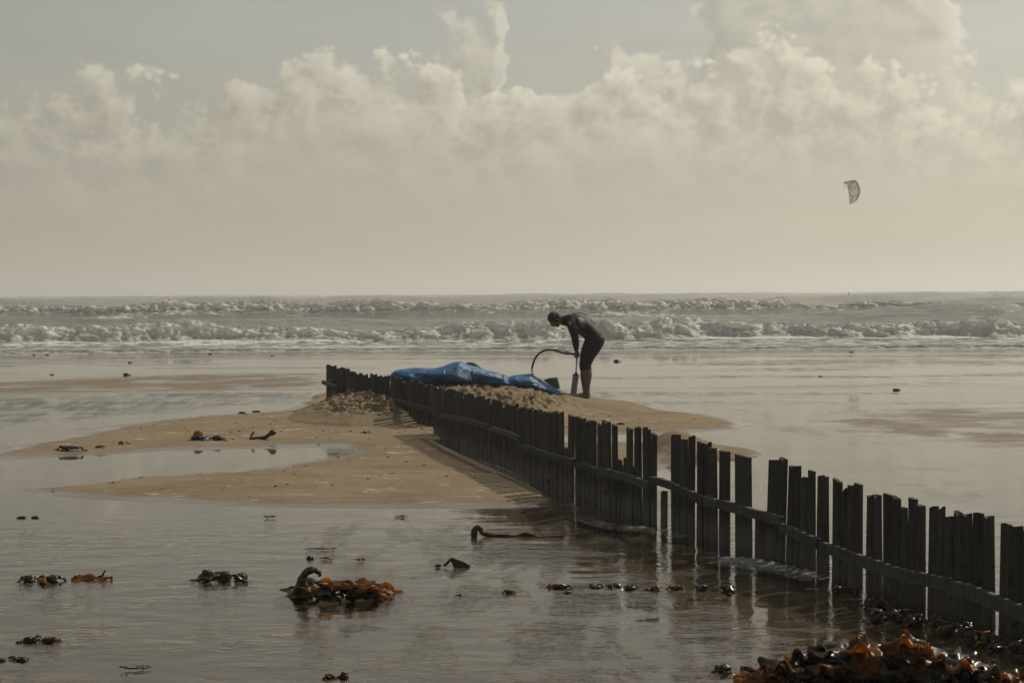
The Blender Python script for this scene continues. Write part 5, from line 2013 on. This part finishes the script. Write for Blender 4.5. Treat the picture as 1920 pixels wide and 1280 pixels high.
keep(py_mesh('foot_plate', V, [tuple(range(5)), tuple(range(5, 10))[::-1]] + [(i, 5 + i, 5 + (i + 1) % 5, (i + 1) % 5) for i in range(5)], M_BLACK), pump)
hp_ = [B(1079.5, 663.2), B(1073, 663.2), B(1062, 663.0), B(1053, 660.8), B(1043, 657.0), B(1033, 655.8), B(1022, 656.8), B(1012, 661.6), B(1004, 671.0), B(999.2, 683.0), B(997.4, 694.0), Vector(at(999, 702.5, 23.1))]
hose = tube(None, 'pump_hose', spline(hp_, 8), 0.0155, M_BLACK, 10)
tag(hose, 'black hose arching from the pump handle down to the blue kite', 'hose')
cord = tube(None, 'tether_cord', [at(1050, 732, 23.15), at(1058, 736.2, 23.35), B(1068, 740.2)], 0.004, M_NAVY, 6)
tag(cord, 'thin cord stretched from the kite tail to the pump foot', 'cord')

# ------------------------------------------------------------------ kite in the air and its rider far out
YK = 340.0
M_KG = m_simple('kite_grey', (0.13, 0.13, 0.125), 0.6, 0.2, 1.0, transl=0.2)
M_KW = m_simple('kite_white', (0.88, 0.86, 0.80), 0.6, 0.06, 1.0, transl=0.75)
M_KB = m_simple('kite_brown', (0.09, 0.05, 0.032), 0.6, 0.3, 1.0, transl=0.2)
M_KD = m_simple('kite_dark', (0.02, 0.021, 0.022), 0.5, 0.2, 1.0)
akite = empty('flying_kite', at(1595, 360, YK))
tag(akite, 'small curved kite with grey, white and brown panels high in the sky', 'kite')
LE = [(1582.0, 342.0, 338.0), (1590, 340.0, 339.0), (1601, 338.2, 340.6), (1606.5, 343.5, 341.4), (1610, 352, 341.8), (1610.8, 360, 341.8), (1608.5, 369, 341.4), (1603.5, 376.5, 340.6), (1598, 380.5, 339.6), (1593, 382, 338.8)]
TE = [(1581.0, 351.5, 336.6), (1585, 350.2, 337.4), (1588.6, 349.4, 338.2), (1590.2, 352.0, 338.8), (1591.2, 357, 339.2), (1592.0, 362, 339.2), (1592.8, 367, 339.0), (1593.2, 372, 338.4), (1593.2, 377, 337.8), (1593, 381.4, 337.4)]
LEp = spline([at(*p) for p in LE], 5)
TEp = spline([at(*p) for p in TE], 5)
nk = len(LEp)
NC = 6


def kpt(i, j, lift=0.0):
    v = j / NC
    a, b = LEp[i], TEp[i]
    out_ = Vector((0.5, 1.0, 0.0)).normalized()
    return a.lerp(b, v) + out_ * (0.35 * math.sin(math.pi * v) + lift)


def kpanel(name, i0, i1, j0, j1, mat):
    V, F = [], []
    for i in range(i0, i1 + 1):
        for j in range(j0, j1 + 1):
            V.append(kpt(i, j))
    for i in range(i0, i1 + 1):
        for j in range(j0, j1 + 1):
            V.append(kpt(i, j, 0.03))
    nn, mm = i1 - i0 + 1, j1 - j0 + 1
    off = nn * mm
    for i in range(nn - 1):
        for j in range(mm - 1):
            a = i * mm + j
            F.append((a, a + 1, a + mm + 1, a + mm))
            F.append((off + a, off + a + mm, off + a + mm + 1, off + a + 1))
    o = py_mesh(name, V, F, mat, None, True)
    keep(o, akite)


q = nk - 1
kpanel('panel', 0, int(q * 0.30), 0, NC, M_KG)
kpanel('panel', int(q * 0.30), int(q * 0.45), 0, 1, M_KG)
kpanel('panel', int(q * 0.30), int(q * 0.45), 4, NC, M_KG)
kpanel('panel', int(q * 0.30), int(q * 0.45), 1, 4, M_KW)
kpanel('panel', int(q * 0.45), int(q * 0.66), 0, NC, M_KW)
kpanel('panel', int(q * 0.66), int(q * 0.82), 0, 3, M_KW)
kpanel('panel', int(q * 0.66), int(q * 0.82), 3, NC, M_KB)
kpanel('panel', int(q * 0.82), q, 0, NC, M_KB)
tube(akite, 'leading_edge', LEp, [0.10 + 0.17 * math.sin(math.pi * i / q) for i in range(nk)], M_KD, 8)
tube(akite, 'trailing_edge', TEp, 0.09, M_KD, 6)
for f in (0.43, 0.66):
    i = int(q * f)
    tube(akite, 'strut', [kpt(i, j, -0.05) for j in range(NC + 1)], 0.12, M_KD, 6)
# the curved letter on the white panel
cpts = []
for k in range(12):
    a = R(-60) - R(250) * k / 11
    cpts.append(at(1596.6 + 2.9 * math.cos(a), 361 - 4.0 * math.sin(a), 339.4))
tube(akite, 'letter', cpts, 0.07, M_KD, 6)
rider_c = at(1593.5, 561.5, 338.0)
for p in (at(1582, 346, 337.2), at(1592.6, 380, 337.6)):
    tube(akite, 'line', [p, p.lerp(rider_c + Vector((0, 0, 1.2)), 0.5), rider_c + Vector((0, 0, 1.2))], 0.002, M_KD, 5)

bm = bmesh.new()
bones = []
rc = rider_c


def rp(x, z, y=0.0):
    return rc + Vector((x, y, z))


limb('torso', [(rp(-0.08, 0.75), 0.13, 0.15), (rp(-0.15, 1.0), 0.13, 0.16), (rp(-0.24, 1.30), 0.12, 0.19), (rp(-0.25, 1.38), 0.06, 0.08)])
limb('head', [(rp(-0.26, 1.50), 0.085, 0.075), (rp(-0.27, 1.58), 0.095, 0.08), (rp(-0.27, 1.63), 0.08, 0.07)])
limb('neck', [(rp(-0.25, 1.36), 0.055, 0.055), (rp(-0.26, 1.47), 0.05, 0.05)])
for s in (-1, 1):
    limb('leg', [(rp(-0.06, 0.78, s * 0.08), 0.085, 0.08), (rp(0.10, 0.45, s * 0.18), 0.065, 0.06), (rp(0.08, 0.08, s * 0.26), 0.045, 0.04)])
    limb('arm', [(rp(-0.23, 1.30, s * 0.19), 0.055, 0.05), (rp(-0.05, 1.12, s * 0.20), 0.045, 0.04), (rp(0.14, 1.22, s * 0.10), 0.035, 0.035)])
rider_me = remeshed(bm, 0.03, 2, 'person')
rider_me.materials.append(M_SUIT)
rider = bpy.data.objects.new('person', rider_me)
COL.objects.link(rider)
tag(rider, 'tiny dark kite rider far out on the water under the flying kite', 'person')
bd = empty('kite_board', rp(0.08, 0.0))
tag(bd, 'tiny board under the feet of the far out kite rider', 'board')
V = []
for i in range(9):
    u = i / 8 * 2 - 1
    w = 0.2 * math.sqrt(max(0.02, 1 - u ** 4))
    for sx, sz in ((-w, 0.0), (w, 0.0), (w, 0.03), (-w, 0.03)):
        V.append(rp(0.08 + sx, sz + 0.08 * u * u, u * 0.68))
F = []
for i in range(8):
    for j in range(4):
        a, b = i * 4 + j, i * 4 + (j + 1) % 4
        F.append((a, b, b + 4, a + 4))
F += [(3, 2, 1, 0), (32, 33, 34, 35)]
keep(py_mesh('deck', V, F, M_KD), bd)
